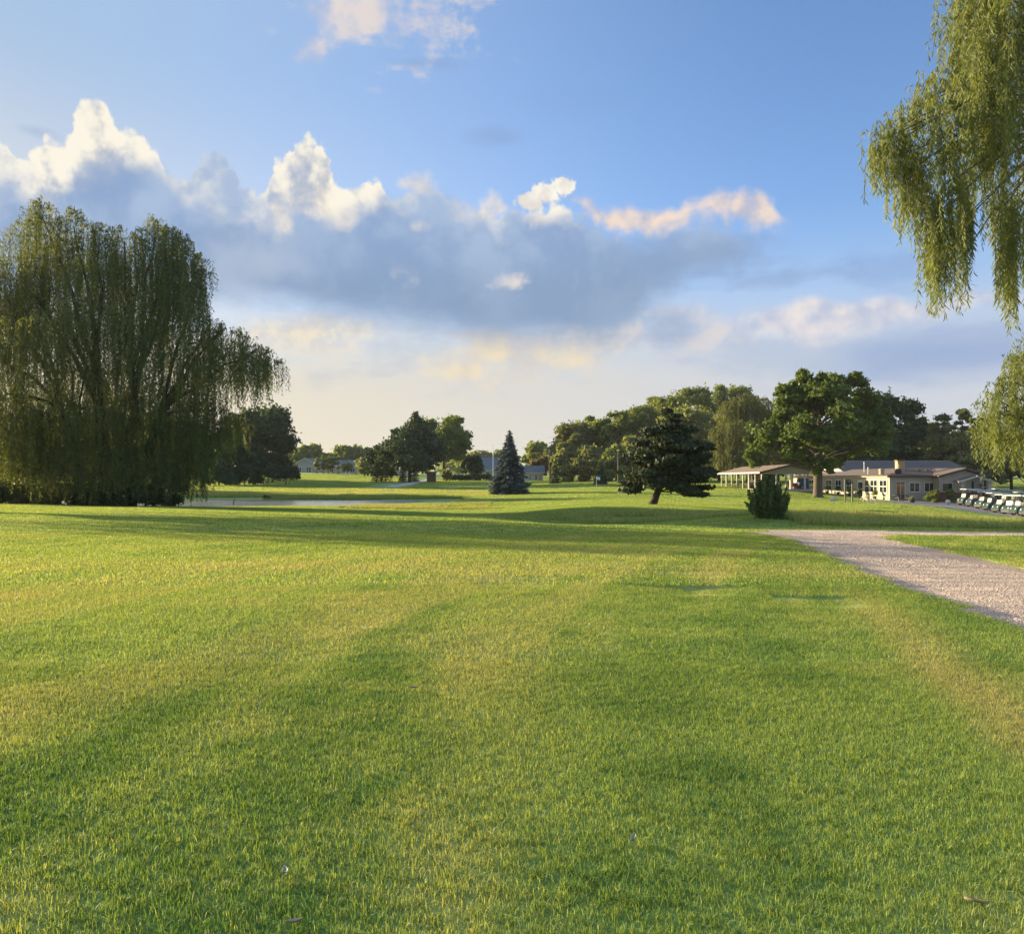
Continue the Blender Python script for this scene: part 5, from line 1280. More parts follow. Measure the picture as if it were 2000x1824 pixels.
# small porch gable, its column and doorway
QX0, QX1, QY, QZ = EX0 + 1.9, EX1 - 1.0, EYY - 1.5, EAVE - 0.62
QM = (QX0 + QX1) / 2
slope(club, 'porch_roof', M_SHINGLE, [(QX0 - 0.25, QY - 0.2, QZ), (QM, QY - 0.2, QZ + 0.62), (QM, EYY - 0.6, QZ + 0.62), (QX0 - 0.25, EYY - 0.6, QZ)], 0.10)
slope(club, 'porch_roof', M_SHINGLE, [(QX1 + 0.25, QY - 0.2, QZ), (QX1 + 0.25, EYY - 0.6, QZ), (QM, EYY - 0.6, QZ + 0.623), (QM, QY - 0.2, QZ + 0.623)], 0.10)
for s_, xe in ((1, QX0 - 0.25), (-1, QX1 + 0.25)):
    MB().prism([(xe, QZ - 0.26), (xe, QZ - 0.08), (QM, QZ + 0.56), (QM, QZ + 0.38)][::s_], QY - 0.27, QY - 0.205, 'y').build('bargeboard', M_WHITE if s_ > 0 else M_SIDING, club)
for xc in (QX0 + 0.45, QX1 - 0.2):
    c_ = box('column', M_SIDING, club, xc - 0.22, xc + 0.22, QY, QY + 0.44, 0.9, QZ - 0.1)
    MB().box(xc - 0.27, xc + 0.27, QY - 0.05, QY + 0.49, -0.3, 0.895).build('brick_base', M_BRICK, c_)
box('doorway', M_SHADEIN, club, QX0 + 1.0, QX1 - 0.6, -0.52, -0.45, 0.0, 2.25)
MB().box(QX0 - 0.2, QX1 + 0.3, QY - 0.3, EYY, -0.2, 0.03).build('porch_slab', M_SLAB, club)
window(club, 'window', 'x', -0.4, EX1 - 1.0, EX1 - 0.5, 1.0, 2.0, 1, 1, -1, M_SIDING, 0.05)
MB().lathe([(0.02, 0.0), (0.10, 0.03), (0.12, 0.12), (0.05, 0.18)], 8, Matrix.Translation((QM, QY - 0.35, QZ + 0.42))).build('porch_lamp', M_FRAME, club)
# hall behind, grey roof
HX0, HX1, HY0, HY1 = 3.2, 22.0, 19.0, 35.0
box('wall', M_CREAM, club, HX0, HX1, HY0, HY1, -0.3, 3.1)
slope(club, 'hall_roof', M_SHINGLE2, [(HX0 - 0.5, HY0 - 0.5, 3.1), (HX1, HY0 - 0.5, 3.1), (HX1, 27, 5.35), (HX0 + 0.0, 27, 5.35)])
slope(club, 'hall_roof', M_SHINGLE2, [(HX0 - 0.5, HY1 + .5, 3.1), (HX0, 27, 5.353), (HX1, 27, 5.353), (HX1, HY1 + .5, 3.1)])
shingle_rows(club, (HX0 - 0.5, HY0 - 0.5, 3.1), (HX1, HY0 - 0.5, 3.1), (HX1, 27, 5.35), (HX0, 27, 5.35), 14, M_SHINGLE2, 0.05)
MB().prism([(HY0, 3.0), (HY1, 3.0), (27, 5.2)], HX0 - 0.02, HX0 + 0.1, 'x').build('gable', M_WHITE, club)
# what stands on the roof
ch = MB().box(2.75, 3.65, 3.6, 4.3, EAVE + 0.3, EAVE + 1.85).build('chimney', M_TAN, club, label='tan brick chimney with a flat cap')
MB().box(2.66, 3.74, 3.52, 4.38, EAVE + 1.853, EAVE + 1.98).build('cap', M_BRICK, ch)
for k in range(6): MB().box(2.73, 3.67, 3.58, 4.32, EAVE + 0.58 + k * 0.22, EAVE + 0.60 + k * 0.22).build('joint', M_BRICK, ch)
vb = MB().lathe([(0.30, 0), (0.30, 0.50), (0.34, 0.52), (0.34, 0.68), (0.2, 0.74)], 14, Matrix.Translation((-0.9 + 0.55, 1.3, EAVE + 0.12))).build('roof_vent', M_CREAM, club, label='round cream roof vent')
bb_ = MB().cbox(1.05, 1.75, 0.5, 1.2, EAVE + 0.08, EAVE + 0.78, 0.05).build('roof_fan', M_BLACK, club, label='black box-shaped roof fan')
MB().box(1.15, 1.65, 0.6, 1.1, EAVE + 0.783, EAVE + 0.84).build('cap', M_BLACK, bb_)
for x, y, z, h in ((0.3, 6.5, EAVE + 0.2, 0.75), (2.2, 12.0, EAVE + 0.4, 1.35), (2.45, 2.6, EAVE + 0.35, 0.9)):
    p_ = MB().lathe([(0.06, 0), (0.06, h), (0.09, h + 0.02), (0.09, h + 0.12), (0.03, h + 0.16)], 8, Matrix.Translation((x, y, z))).build('vent_pipe', M_PIPE if x != 2.45 else M_TAN, club)
for k in range(3): MB().box(5.2 + k * 0.95, 5.45 + k * 0.95, 3.2, 3.5, EAVE + 0.6, EAVE + 0.72).build('ridge_vent', M_TRIM, club)

# picnic pavilion
PVX, PVY, PVZ = 34.2, 110.0, 0.10
pav = thing('pavilion', 'open picnic pavilion with a brown gabled roof on pale posts', 'building', (PVX, PVY, PVZ))
PW, PL, PE, PR = 7.6, 22.0, 2.42, 1.05
MB().box(-0.5, PW + 0.5, -0.6, PL + 0.5, -0.25, 0.06).build('floor_slab', M_SLAB, pav)
slope(pav, 'roof', M_SHINGLE, [(-0.45, -0.5, PE), (PW / 2, -0.5, PE + PR), (PW / 2, PL, PE + PR), (-0.45, PL, PE)])
slope(pav, 'roof', M_SHINGLE, [(PW + 0.45, -0.5, PE), (PW + 0.45, PL, PE), (PW / 2, PL, PE + PR + 0.003), (PW / 2, -0.5, PE + PR + 0.003)])
shingle_rows(pav, (-0.45, PL, PE), (-0.45, -0.5, PE), (PW / 2, -0.5, PE + PR), (PW / 2, PL, PE + PR), 9, M_SHINGLE)
box('fascia', M_WHITE, pav, -0.50, -0.455, -0.5, PL, PE - 0.20, PE + 0.01)
MB().prism([(0.0, PE - 0.05), (PW, PE - 0.05), (PW / 2, PE + PR - 0.17)], -0.1, 0.0, 'y').build('gable', M_SIDING, pav)
for k in range(5):
    z_ = PE + 0.0 + k * 0.19; t_ = (z_ - PE) / PR; MB().box(PW / 2 * t_ + 0.12, PW - PW / 2 * t_ - 0.12, -0.125, -0.103, z_, z_ + 0.17 if k < 4 else z_ + 0.1).build('siding_board', M_SIDING, pav)
for s_, xe in ((1, -0.45), (-1, PW + 0.45)):
    MB().prism([(xe, PE - 0.24), (xe, PE - 0.02), (PW / 2, PE + PR - 0.02), (PW / 2, PE + PR - 0.24)][::s_], -0.56, -0.505, 'y').build('bargeboard', M_TRIM, pav)
box('beam', M_WOOD, pav, 0.02, 0.2, 0.02, PL - 0.1, PE - 0.25, PE - 0.05); box('beam', M_WOOD, pav, PW - 0.2, PW - 0.02, 0.02, PL - 0.1, PE - 0.25, PE - 0.05); box('beam', M_SIDING, pav, 0.21, PW - 0.21, 0.02, 0.2, PE - 0.30, PE - 0.06)
def post(x, y, r=0.085, m=M_POST): MB().cbox(x - r, x + r, y - r, y + r, 0.062, PE - 0.255, 0.015).build('post', m, pav)
for k in range(8): post(0.11, 0.3 + k * (PL - 0.8) / 7, 0.12 if k % 2 == 0 else 0.085)
for k in range(8): post(PW - 0.11, 0.3 + k * (PL - 0.8) / 7)
post(2.0, 0.11, 0.1); post(4.0, 0.11, 0.14); post(5.9, 0.11, 0.1)
box('back_wall', M_SHADEIN, pav, 3.2, PW - 0.25, 15.0, 15.15, 0.062, PE - 0.1)
# things kept under the pavilion
def bx_thing(name, label, cat, loc, parts, group=None, rz=0.0):
    t = thing(name, label, cat, loc, rz, group)
    for nm, mat, mb in parts: mb.build(nm, mat, t)
    return t
M_RED = pmat('red_paint', (0.36, 0.035, 0.025), 0.45, 0.15)
M_BLUE = pmat('blue_tarp', (0.03, 0.09, 0.22), 0.6, 0.2)
M_PLASTIC = pmat('cream_plastic', (0.72, 0.66, 0.52), 0.5, 0.05)
M_RUBBER = pmat('rubber', (0.018, 0.018, 0.018), 0.85, 0.1)
M_GREY = pmat('grey_paint', (0.30, 0.31, 0.32), 0.6, 0.1)
M_DRED = pmat('dark_red_board', (0.20, 0.035, 0.025), 0.6, 0.15)
PB = (PVX, PVY, PVZ + 0.062)
def picnic_table(label, x, y, rz=0.0, mat=M_WOOD, group=None, z=None, base=None):
    t = thing('picnic_table', label, 'picnic table', (x, y, base if base is not None else z), rz, group)
    for k in range(4): MB().box(-0.9, 0.9, -0.38 + k * 0.19, -0.21 + k * 0.19, 0.72, 0.76).build('plank', mat, t)
    for s_ in (-1, 1): MB().box(-0.9, 0.9, s_ * 0.72 - 0.13, s_ * 0.72 + 0.13, 0.43, 0.47).build('bench', mat, t)
    for xx in (-0.6, 0.6):
        fr = MB(); fr.box(xx - 0.04, xx + 0.04, -0.8, 0.8, 0.36, 0.428)
        for s_ in (-1, 1): fr.tube([(xx, s_ * 0.62, 0.0), (xx, s_ * 0.30, 0.72)], 0.045, 4)
        fr.build('trestle', mat, t)
    return t
for i, (x, y, lab) in enumerate(((1.3, 19.0, 'farthest picnic table under the pavilion'), (1.4, 15.6, 'second farthest picnic table under the pavilion'), (1.5, 12.0, 'picnic table midway along the pavilion'), (3.0, 3.6, 'picnic table behind the front pavilion posts'))):
    picnic_table(lab, PVX + x, PVY + y, 1.57, M_WOOD, 'picnic tables under the pavilion', PB[2])
t = thing('red_mower', 'red riding mower parked under the front of the pavilion', 'mower', (PVX + 5.2, PVY + 1.6, PB[2]), 0.5)
MB().cbox(-0.85, 0.05, -0.36, 0.36, 0.35, 0.85, 0.06).build('hood', M_RED, t); MB().cbox(0.06, 0.9, -0.45, 0.45, 0.30, 0.52, 0.05).build('deck', M_RED, t)
MB().cbox(0.35, 0.85, -0.25, 0.25, 0.525, 0.64, 0.03).cbox(0.78, 0.9, -0.25, 0.25, 0.645, 1.05, 0.03).build('seat', M_BLACK, t)
MB().tube([(0.06, 0, 0.85), (0.22, 0, 1.0)], 0.02).tube([(0.22 + 0.1 * math.cos(a) * 0.3, 0.2 * math.sin(a), 1.0 + 0.17 * math.cos(a)) for a in [k * math.pi / 5 for k in range(11)]], 0.015, 5).build('steering_wheel', M_BLACK, t)
def wheel(par, x, y, r, w_, hubm=M_GREY, rz=0):
    M = Matrix.Translation((x, y, r)) @ Matrix.Rotation(math.pi / 2, 4, 'X')
    o = MB().lathe([(r * 0.62, -w_ / 2), (r * 0.94, -w_ / 2), (r, -w_ * 0.3), (r, w_ * 0.3), (r * 0.94, w_ / 2), (r * 0.62, w_ / 2)], 14, M).build('wheel', M_RUBBER, par, smooth=False)
    MB().lathe([(r * 0.58, -w_ * 0.52), (r * 0.60, w_ * 0.52)], 12, M).build('rim', hubm, o)
for x, y, r in ((-0.6, -0.45, 0.2), (-0.6, 0.45, 0.2), (0.55, -0.52, 0.28), (0.55, 0.52, 0.28)): wheel(t, x, y, r, 0.2)
def plastic_chair(label, x, y, rz, mat, group):
    t = thing('chair', label, 'chair', (x, y, PB[2]), rz, group)
    MB().cbox(-0.24, 0.24, -0.24, 0.24, 0.40, 0.45, 0.02).build('seat', mat, t)
    MB().cbox(-0.24, 0.24, 0.22, 0.27, 0.455, 0.92, 0.02).build('backrest', mat, t)
    for a in (-0.2, 0.2):
        for b in (-0.2, 0.2): MB().tube([(a * 1.15, b * 1.15, 0), (a, b, 0.40)], 0.022, 5).build('leg', mat, t)
        MB().box(a * 1.2 - 0.025, a * 1.2 + 0.025, -0.22, 0.22, 0.62, 0.66).tube([(a * 1.2, -0.2, 0.45), (a * 1.2, -0.2, 0.62)], 0.02, 5).build('armrest', mat, t)
plastic_chair('cream chair under the front of the pavilion', PVX + 3.05, PVY + 1.2, 0.3, M_PLASTIC, None)
plastic_chair('grey chair left of the cream chair under the pavilion', PVX + 2.3, PVY + 1.5, -0.5, M_GREY, None)
plastic_chair('grey chair beside the red mower', PVX + 4.35, PVY + 1.3, 0.9, M_GREY, None)
bx_thing('covered_stack', 'blue covered stack behind the red mower', 'stack', (PVX + 6.4, PVY + 2.2, PB[2]), (('cover', M_BLUE, MB().cbox(-0.7, 0.7, -0.5, 0.5, 0.1, 1.5, 0.12)), ('base', M_WOOD, MB().box(-0.72, 0.72, -0.52, 0.52, 0.0, 0.098))))
bx_thing('red_board', 'tall dark red board standing between the pavilion posts', 'board', (PVX + 0.9, PVY + 3.2, PB[2]), (('panel', M_DRED, MB().cbox(-0.3, 0.3, -0.06, 0.06, 0.35, 2.0, 0.02)), ('leg', M_WOOD, MB().box(-0.28, -0.20, -0.05, 0.05, 0, 0.348)), ('leg', M_WOOD, MB().box(0.20, 0.28, -0.05, 0.05, 0, 0.348))))

# golf carts
M_GREEN = pmat('cart_green', (0.028, 0.060, 0.052), 0.35, 0.1, spec=0.5)
M_ROOF = pmat('cart_roof', (0.60, 0.59, 0.54), 0.4, 0.05)
M_SEAT = pmat('cart_seat', (0.16, 0.14, 0.12), 0.6, 0.08)
M_SHIELD = pmat('cart_windscreen', (0.52, 0.50, 0.45), 0.2, 0.05, spec=0.7)
def make_cart(label, loc, rz, group, body=M_GREEN, name='golf_cart'):
    """a two-seat golf cart, its nose towards local -x"""
    t = thing(name, label, 'golf cart', loc, rz, group)
    MB().prism([(-1.18, 0.28), (-1.20, 0.52), (-1.02, 0.80), (-0.72, 0.90), (-0.62, 0.88), (-0.58, 0.34), (-0.25, 0.30), (-0.25, 0.26), (-1.0, 0.26)][::-1], -0.56, 0.56, 'y').build('front_cowl', body, t)
    MB().cbox(-0.25, 1.10, -0.58, 0.58, 0.24, 0.34, 0.03).build('floor', M_BLACK, t)
    MB().prism([(0.10, 0.345), (0.10, 0.62), (1.18, 0.72), (1.22, 0.42), (1.10, 0.345)], -0.58, 0.58, 'y').build('rear_body', body, t)
    MB().cbox(0.08, 0.58, -0.54, 0.54, 0.66, 0.80, 0.04).build('seat', M_SEAT, t)
    MB().cbox(0.55, 0.66, -0.54, 0.54, 0.82, 1.18, 0.04).build('backrest', M_SEAT, t)
    for y in (-0.52, 0.52):
        MB().tube([(-0.74, y, 0.88), (-0.55, y, 1.78)], 0.022, 5).build('roof_post', M_BLACK, t)
        MB().tube([(0.68, y, 0.66), (0.80, y, 1.78)], 0.022, 5).build('roof_post', M_BLACK, t)
    MB().prism([(-0.80, 0.90), (-0.77, 0.90), (-0.675, 1.30), (-0.705, 1.30)], -0.36, 0.36, 'y').build('windscreen', M_SHIELD, t)
    MB().cbox(-0.82, 1.06, -0.60, 0.60, 1.78, 1.86, 0.035).build('roof', M_ROOF, t)
    MB().tube([(-0.55, -0.25, 0.86), (-0.30, -0.25, 1.05)], 0.02, 5).tube([(-0.30 + 0.05 * math.cos(a), -0.25 + 0.17 * math.sin(a), 1.05 + 0.13 * math.cos(a)) for a in [k * math.pi / 5 for k in range(11)]], 0.016, 5).build('steering_wheel', M_BLACK, t)
    MB().box(1.16, 1.40, -0.50, 0.50, 0.40, 0.46).tube([(1.18, -0.45, 0.46), (1.12, -0.45, 1.1), (1.12, 0.45, 1.1), (1.18, 0.45, 0.46)], 0.02, 5).build('bag_rack', M_BLACK, t)
    for y in (-0.34, 0.34): MB().lathe([(0.07, 0.0), (0.08, 0.03), (0.03, 0.05)], 8, Matrix.Translation((-1.15, y, 0.62)) @ Matrix.Rotation(-1.15, 4, 'Y')).build('headlight', M_FRAME, t)
    MB().cbox(-1.26, -1.18, -0.50, 0.50, 0.24, 0.36, 0.02).build('bumper', M_BLACK, t)
    for x in (-0.86, 0.82):
        for y in (-0.50, 0.50): wheel(t, x, y, 0.23, 0.20, M_FRAME)
    return t
ords = ('leftmost green golf cart of the front row', 'second green golf cart from the left in the front row', 'third green golf cart from the left in the front row', 'fourth green golf cart from the left in the front row', 'fifth green golf cart from the left in the front row', 'sixth green golf cart from the left in the front row', 'seventh green golf cart from the left, near the right edge', 'last green golf cart of the front row, cut by the right edge')
first = None
for i, lab in enumerate(ords):
    px = 1894 + 17.0 * i + 0.2 * i * i; Y = 91 - 2.9 * i; x = X_at(px, Y); loc = (x, Y, gz(x, Y) + 0.045)
    rz = R(4)
    if first is None: first = make_cart(lab, loc, rz, 'green golf carts parked in a row')
    else: copy_tree(first, loc, rz + R((i * 37 % 11) * 1.6 - 8), None, lab)
for i, lab in enumerate(('leftmost golf cart of the back row, only its roof clear', 'second golf cart of the back row under the willow', 'third golf cart of the back row under the willow', 'golf cart at the right end of the back row')):
    px = 1925 + 24 * i; Y = 96 - 3.2 * i; x = X_at(px, Y); copy_tree(first, (x, Y, gz(x, Y) + 0.045), R(6 + i), None, lab)
copy_tree(first, (PVX + 1.3, PVY + 8.2, PB[2]), R(60), None, 'dark golf cart parked under the pavilion, left of the thick post', 'golf carts under the pavilion')
copy_tree(first, (PVX + 2.9, PVY + 9.0, PB[2]), R(64), None, 'dark golf cart parked under the pavilion behind another cart', 'golf carts under the pavilion')

# far houses
def house(name, label, px0, px1, Y, base_py, eave_py, ridge_py, wall, roof, depth=9.0, gable_front=False, wins=(), group='far houses beyond the fairway', rz=0.0, garage=False):
    x0, x1 = X_at(px0, Y), X_at(px1, Y); zb = Z_at(base_py, Y) - 0.4; w_ = x1 - x0
    t = thing(name, label, 'house', ((x0 + x1) / 2, Y, zb), rz, group)
    e, r = Z_at(eave_py, Y) - zb, Z_at(ridge_py, Y) - zb
    MB().box(-w_ / 2, w_ / 2, 0, depth, 0, e - 0.05).build('wall', wall, t)
    o_ = 0.45
    if gable_front:
        slope(t, 'roof', roof, [(-w_ / 2 - o_, -o_, e), (0, -o_, r), (0, depth + o_, r), (-w_ / 2 - o_, depth + o_, e)], 0.15)
        slope(t, 'roof', roof, [(w_ / 2 + o_, -o_, e), (w_ / 2 + o_, depth + o_, e), (0, depth + o_, r + .003), (0, -o_, r + .003)], 0.15)
        MB().prism([(-w_ / 2, e - 0.05), (w_ / 2, e - 0.05), (0, r - 0.22)], 0.0, 0.1, 'y').build('gable', wall, t)
        for s_, xe in ((1, -w_ / 2 - o_), (-1, w_ / 2 + o_)): MB().prism([(xe, e - 0.32), (xe, e), (0, r), (0, r - 0.32)][::s_], -o_ - 0.06, -o_ - 0.003, 'y').build('bargeboard', M_WHITE, t)
    else:
        slope(t, 'roof', roof, [(-w_ / 2 - o_, -o_, e), (w_ / 2 + o_, -o_, e), (w_ / 2 + o_, depth / 2, r), (-w_ / 2 - o_, depth / 2, r)], 0.15)
        slope(t, 'roof', roof, [(-w_ / 2 - o_, depth + o_, e), (-w_ / 2 - o_, depth / 2, r + .003), (w_ / 2 + o_, depth / 2, r + .003), (w_ / 2 + o_, depth + o_, e)], 0.15)
        for xe in (-w_ / 2, w_ / 2 - 0.1): MB().prism([(0, e - 0.05), (depth, e - 0.05), (depth / 2, r - 0.2)], xe, xe + 0.1, 'x').build('gable', wall, t)
        MB().box(-w_ / 2 - o_, w_ / 2 + o_, -o_ - 0.06, -o_ - 0.003, e - 0.25, e).build('fascia', M_WHITE, t)
    for (a, b_, z0_, z1_) in wins: window(t, 'window', 'x', -0.002, -w_ / 2 + a * w_, -w_ / 2 + b_ * w_, z0_ * e, z1_ * e, 2, 1, -1, M_FRAME, 0.12, bar=0.1)
    return t
M_HGREY = pmat('house_grey', (0.34, 0.34, 0.36), 0.8, 0.06); M_HBLUE = pmat('house_roof_blue', (0.17, 0.185, 0.21), 0.9, 0.15); M_HTAN = pmat('house_tan', (0.42, 0.36, 0.30), 0.8, 0.08)
house('house', 'grey gabled house farthest left beyond the fairway', 576, 616, 280, 923, 907, 894, M_HGREY, M_HBLUE, 12, True, ((0.12, 0.32, 0.2, 0.75), (0.55, 0.8, 0.1, 0.75)))
house('house', 'low house with a long grey roof behind the slim young trees', 612, 664, 296, 924, 910, 898, M_HTAN, M_HBLUE, 10, False, ((0.15, 0.3, 0.25, 0.8), (0.6, 0.75, 0.25, 0.8)))
house('house', 'tan house with a grey roof left of the black cedar', 662, 722, 286, 925, 910, 898, M_HTAN, M_HBLUE, 10, False, ((0.1, 0.22, 0.25, 0.8), (0.38, 0.52, 0.25, 0.8), (0.75, 0.9, 0.25, 0.8)))
house('house', 'pale house glimpsed under the black cedar', 757, 790, 262, 930, 920, 911, M_WHITE, M_HGREY, 9, False, ((0.3, 0.5, 0.25, 0.8),))
house('house', 'house with a big blue-grey roof left of the blue spruce', 938, 992, 246, 931, 918, 892, M_HGREY, M_HBLUE, 12, False, ((0.2, 0.35, 0.2, 0.8),))
house('house', 'small white house with a grey roof right of the blue spruce', 1020, 1061, 196, 939, 923, 909, M_WHITE, M_HBLUE, 8, False, ((0.32, 0.44, 0.15, 0.8), (0.58, 0.72, 0.2, 0.75), (0.80, 0.92, 0.2, 0.75)))
hx_, hy_ = at_px(842, 188)
t = thing('wooden_hut', 'small dark brown plank hut under the trees at the cart path', 'hut', (hx_, hy_, gz(hx_, hy_)))
for k in range(8): MB().box(-1.0, 1.0, -0.03 + (k % 2) * 0.012, 0.03, 0.05 + k * 0.25, 0.28 + k * 0.25).build('plank', M_WOOD, t)
MB().box(-1.0, 1.0, 0.04, 1.8, 0.0, 2.05).build('body', M_TRIM, t); slope(t, 'roof', M_SHINGLE, [(-1.2, -0.3, 2.1), (1.2, -0.3, 2.1), (1.2, 2.0, 2.5), (-1.2, 2.0, 2.5)])
# ------------------------------------------------------------------ poles, wires, small things
M_UPOLE = pmat('pole_wood', (0.19, 0.155, 0.115), 0.85, 0.2)
def upole(label, px, top_py, Y, mat, arm=True, r=0.13):
    x = X_at(px, Y); g_ = gz(x, Y); h = Z_at(top_py, Y) - g_
    t = thing('utility_pole', label, 'pole', (x, Y, g_), 0.0, None)
    MB().tube([(0, 0, -0.3), (0, 0, h)], [r, r * 0.7], 8).build('post', mat, t)
    if arm:
        MB().box(-0.8, 0.8, -0.05, 0.05, h - 0.7, h - 0.58).build('crossarm', mat, t)
        for a in (-0.7, 0.0, 0.7): MB().lathe([(0.04, 0), (0.06, 0.05), (0.03, 0.14)], 6, Matrix.Translation((a, 0, h - 0.58 if a else h))).build('insulator', M_PIPE, t)
    return Vector((x, Y, g_ + h - 0.5)), t
a_, _ = upole('weathered wooden utility pole beside the dark cone evergreen', 1073, 880, 152, M_UPOLE)
b_, _ = upole('wooden utility pole at the left edge of the leaning pine', 1207, 886, 148, M_UPOLE)
c_, _ = upole('thin pale pole rising over the roof left of the blue spruce', 963, 868, 230, M_PIPE, False, 0.10)
M_WIRE = pmat('wire', (0.30, 0.29, 0.27), 0.5, 0.05)
for k, (o, lab) in enumerate(((0.55, 'upper overhead wire between the two wooden poles'), (-0.75, 'lower overhead wire between the two wooden poles'))):
    p, q = a_ + Vector((0, 0, o)), b_ + Vector((0, 0, o))
    pts = [p.lerp(q, i / 12) - Vector((0, 0, 0.35 * math.sin(math.pi * i / 12))) for i in range(13)]
    t = MB().tube([v - p for v in pts], 0.028, 4).build('overhead_wire', M_WIRE, None, tuple(p)); tag(t, lab, 'wire', 'overhead wires')
# flagstick
FX, FY_ = at_px(1165, 118); fz = gz(FX, FY_)
t = thing('flagstick', 'white flagstick with a pale blue flag on the fairway', 'golf flag', (FX, FY_, fz))
MB().tube([(0, 0, -.1), (0, 0, 1.9)], 0.025, 6).build('pole', M_PIPE, t)
fl_ = MB(); M_FLAG = pmat('flag_cloth', (0.55, 0.68, 0.80), 0.7, 0.05)
V = [(i * 0.09, 0.05 * math.sin(i * 1.3), 1.85 - 0.02 * i) for i in range(7)]
fl_.add(V + [(x, y, z - 0.42) for x, y, z in V] + [(x, y + 0.012, z) for x, y, z in V] + [(x, y + 0.012, z - 0.42) for x, y, z in V], [(i, i + 1, 8 + i, 7 + i) for i in range(6)] + [(14 + i + 1, 14 + i, 21 + i, 22 + i) for i in range(6)] + [(i + 1, i, 14 + i, 15 + i) for i in range(6)] + [(7 + i, 8 + i, 22 + i, 21 + i) for i in range(6)])
fl_.build('flag', M_FLAG, t)
# two-post wooden stand, white boulder, bench, pots, table, planter, globe
SX2, SY2 = at_px(1657, 84); sz2 = gz(SX2, SY2)
M_GPOST = pmat('weathered_post', (0.20, 0.19, 0.13), 0.8, 0.2)
t = thing('bell_stand', 'tall stand of two wooden posts with a dark crosspiece on the lawn', 'stand', (SX2, SY2, sz2))
for x in (-0.38, 0.38): MB().cbox(x - 0.06, x + 0.06, -0.06, 0.06, -0.2, 2.45, 0.01).build('post', M_GPOST, t)
MB().cbox(-0.318, 0.318, -0.05, 0.05, 2.30, 2.40, 0.01).build('crosspiece', M_BLACK, t)
for x in (-0.16, 0.16): MB().lathe([(0.03, 0.32), (0.09, 0.29), (0.12, 0.15), (0.16, 0.02), (0.15, 0.0)], 12, Matrix.Translation((x, 0, 1.97))).build('bell', M_BLACK, t)
M_STONE = pmat('pale_stone', (0.56, 0.52, 0.45), 0.85, 0.15, 4.0, bump=0.5)
x, y = at_px(1627, 88); rg = np.random.default_rng(2)
st = MB(); st.lathe([(0.30 + 0.0, -0.1), (0.40, 0.05), (0.42, 0.2), (0.36, 0.36), (0.22, 0.47), (0.05, 0.51)], 12)
st.v = [(p[0] * (1 + 0.12 * math.sin(3 * p[2] * 4 + p[1] * 6)), p[1] * (0.8 + 0.1 * math.sin(p[0] * 7)), p[2] * (1 + 0.1 * math.sin(p[0] * 9))) for p in st.v]
tag(st.build('boulder', M_STONE, None, (x, y, gz(x, y)), smooth=True), 'pale rounded boulder on the lawn right of the maple trunk', 'boulder')
x, y = at_px(1697, 92)
picnic_table('picnic table with a pale top before the white wing', x, y, 0.1, M_STONE, None, gz(x, y)).scale = (0.8, 0.8, 0.8)
M_POT = pmat('pot', (0.07, 0.05, 0.045), 0.7, 0.15)
for i, (ly, lab) in enumerate(((2.0, 'potted plant nearest the corner of the white wing'), (6.4, 'potted plant right of the white door'), (9.6, 'potted plant left of the white door'), (13.2, 'potted plant at the middle of the white wing'), (17.0, 'potted plant second from the maple trunk'), (20.4, 'potted plant beside the maple trunk'))):
    t = thing('potted_plant', lab, 'potted plant', (GX0 - 0.9, GY0 + ly, gz(GX0 - 0.9, GY0 + ly)), 0, 'potted plants along the white wing')
    MB().lathe([(0.16, 0), (0.22, 0.25), (0.26, 0.38), (0.27, 0.42), (0.2, 0.42)], 10).build('pot', M_POT, t)
    V, tn = spread(np.random.default_rng(300 + i), [(0, 0, 0.72, 0.34, 1.0), (0.1, 0, 0.95, 0.22, 1.0)], 240, 0.09); link('plant', quads_mesh('pot_leaves', V, L_DARK if i % 2 else L_BROAD, tn), t)
x, y = at_px(1760, 95.5); picnic_table('dark metal table with benches before the patio door', x, y, 0.05, M_BLACK, None, gz(x, y) + 0.03)
x, y = at_px(1781, 93.5); t = thing('planter', 'low black planter on the forecourt by the dark table', 'planter', (x, y, gz(x, y) + 0.03))
MB().lathe([(0.26, 0), (0.34, 0.28), (0.35, 0.34), (0.3, 0.34)], 12).build('tub', M_BLACK, t)
V, tn = spread(np.random.default_rng(310), [(0, 0, 0.48, 0.24, 0.8)], 150, 0.08); link('plant', quads_mesh('planter_leaves', V, L_OLIVE, tn), t)
x, y = at_px(1851, 90.5); t = thing('globe_marker', 'white globe marker on the forecourt before the entrance', 'marker', (x, y, gz(x, y) + 0.03))
MB().lathe([(0.05, 0.08), (0.18, 0.13), (0.25, 0.28), (0.26, 0.36), (0.22, 0.50), (0.12, 0.58), (0.02, 0.60)], 14).build('globe', M_FRAME, t, smooth=True); MB().lathe([(0.16, 0), (0.14, 0.08), (0.08, 0.10)], 10).build('base', M_SLAB, t)
shrub('rounded green and reddish bush under the picture window', 1821, 28, 952, 95.5, 330, L_BROAD, 1500, 0.11, group='bushes by the entrance')
shrub('upright cone-like green bush left of the porch column', 1853, 24, 946, 95.0, 331, L_BROAD, 1500, 0.11, group='bushes by the entrance')
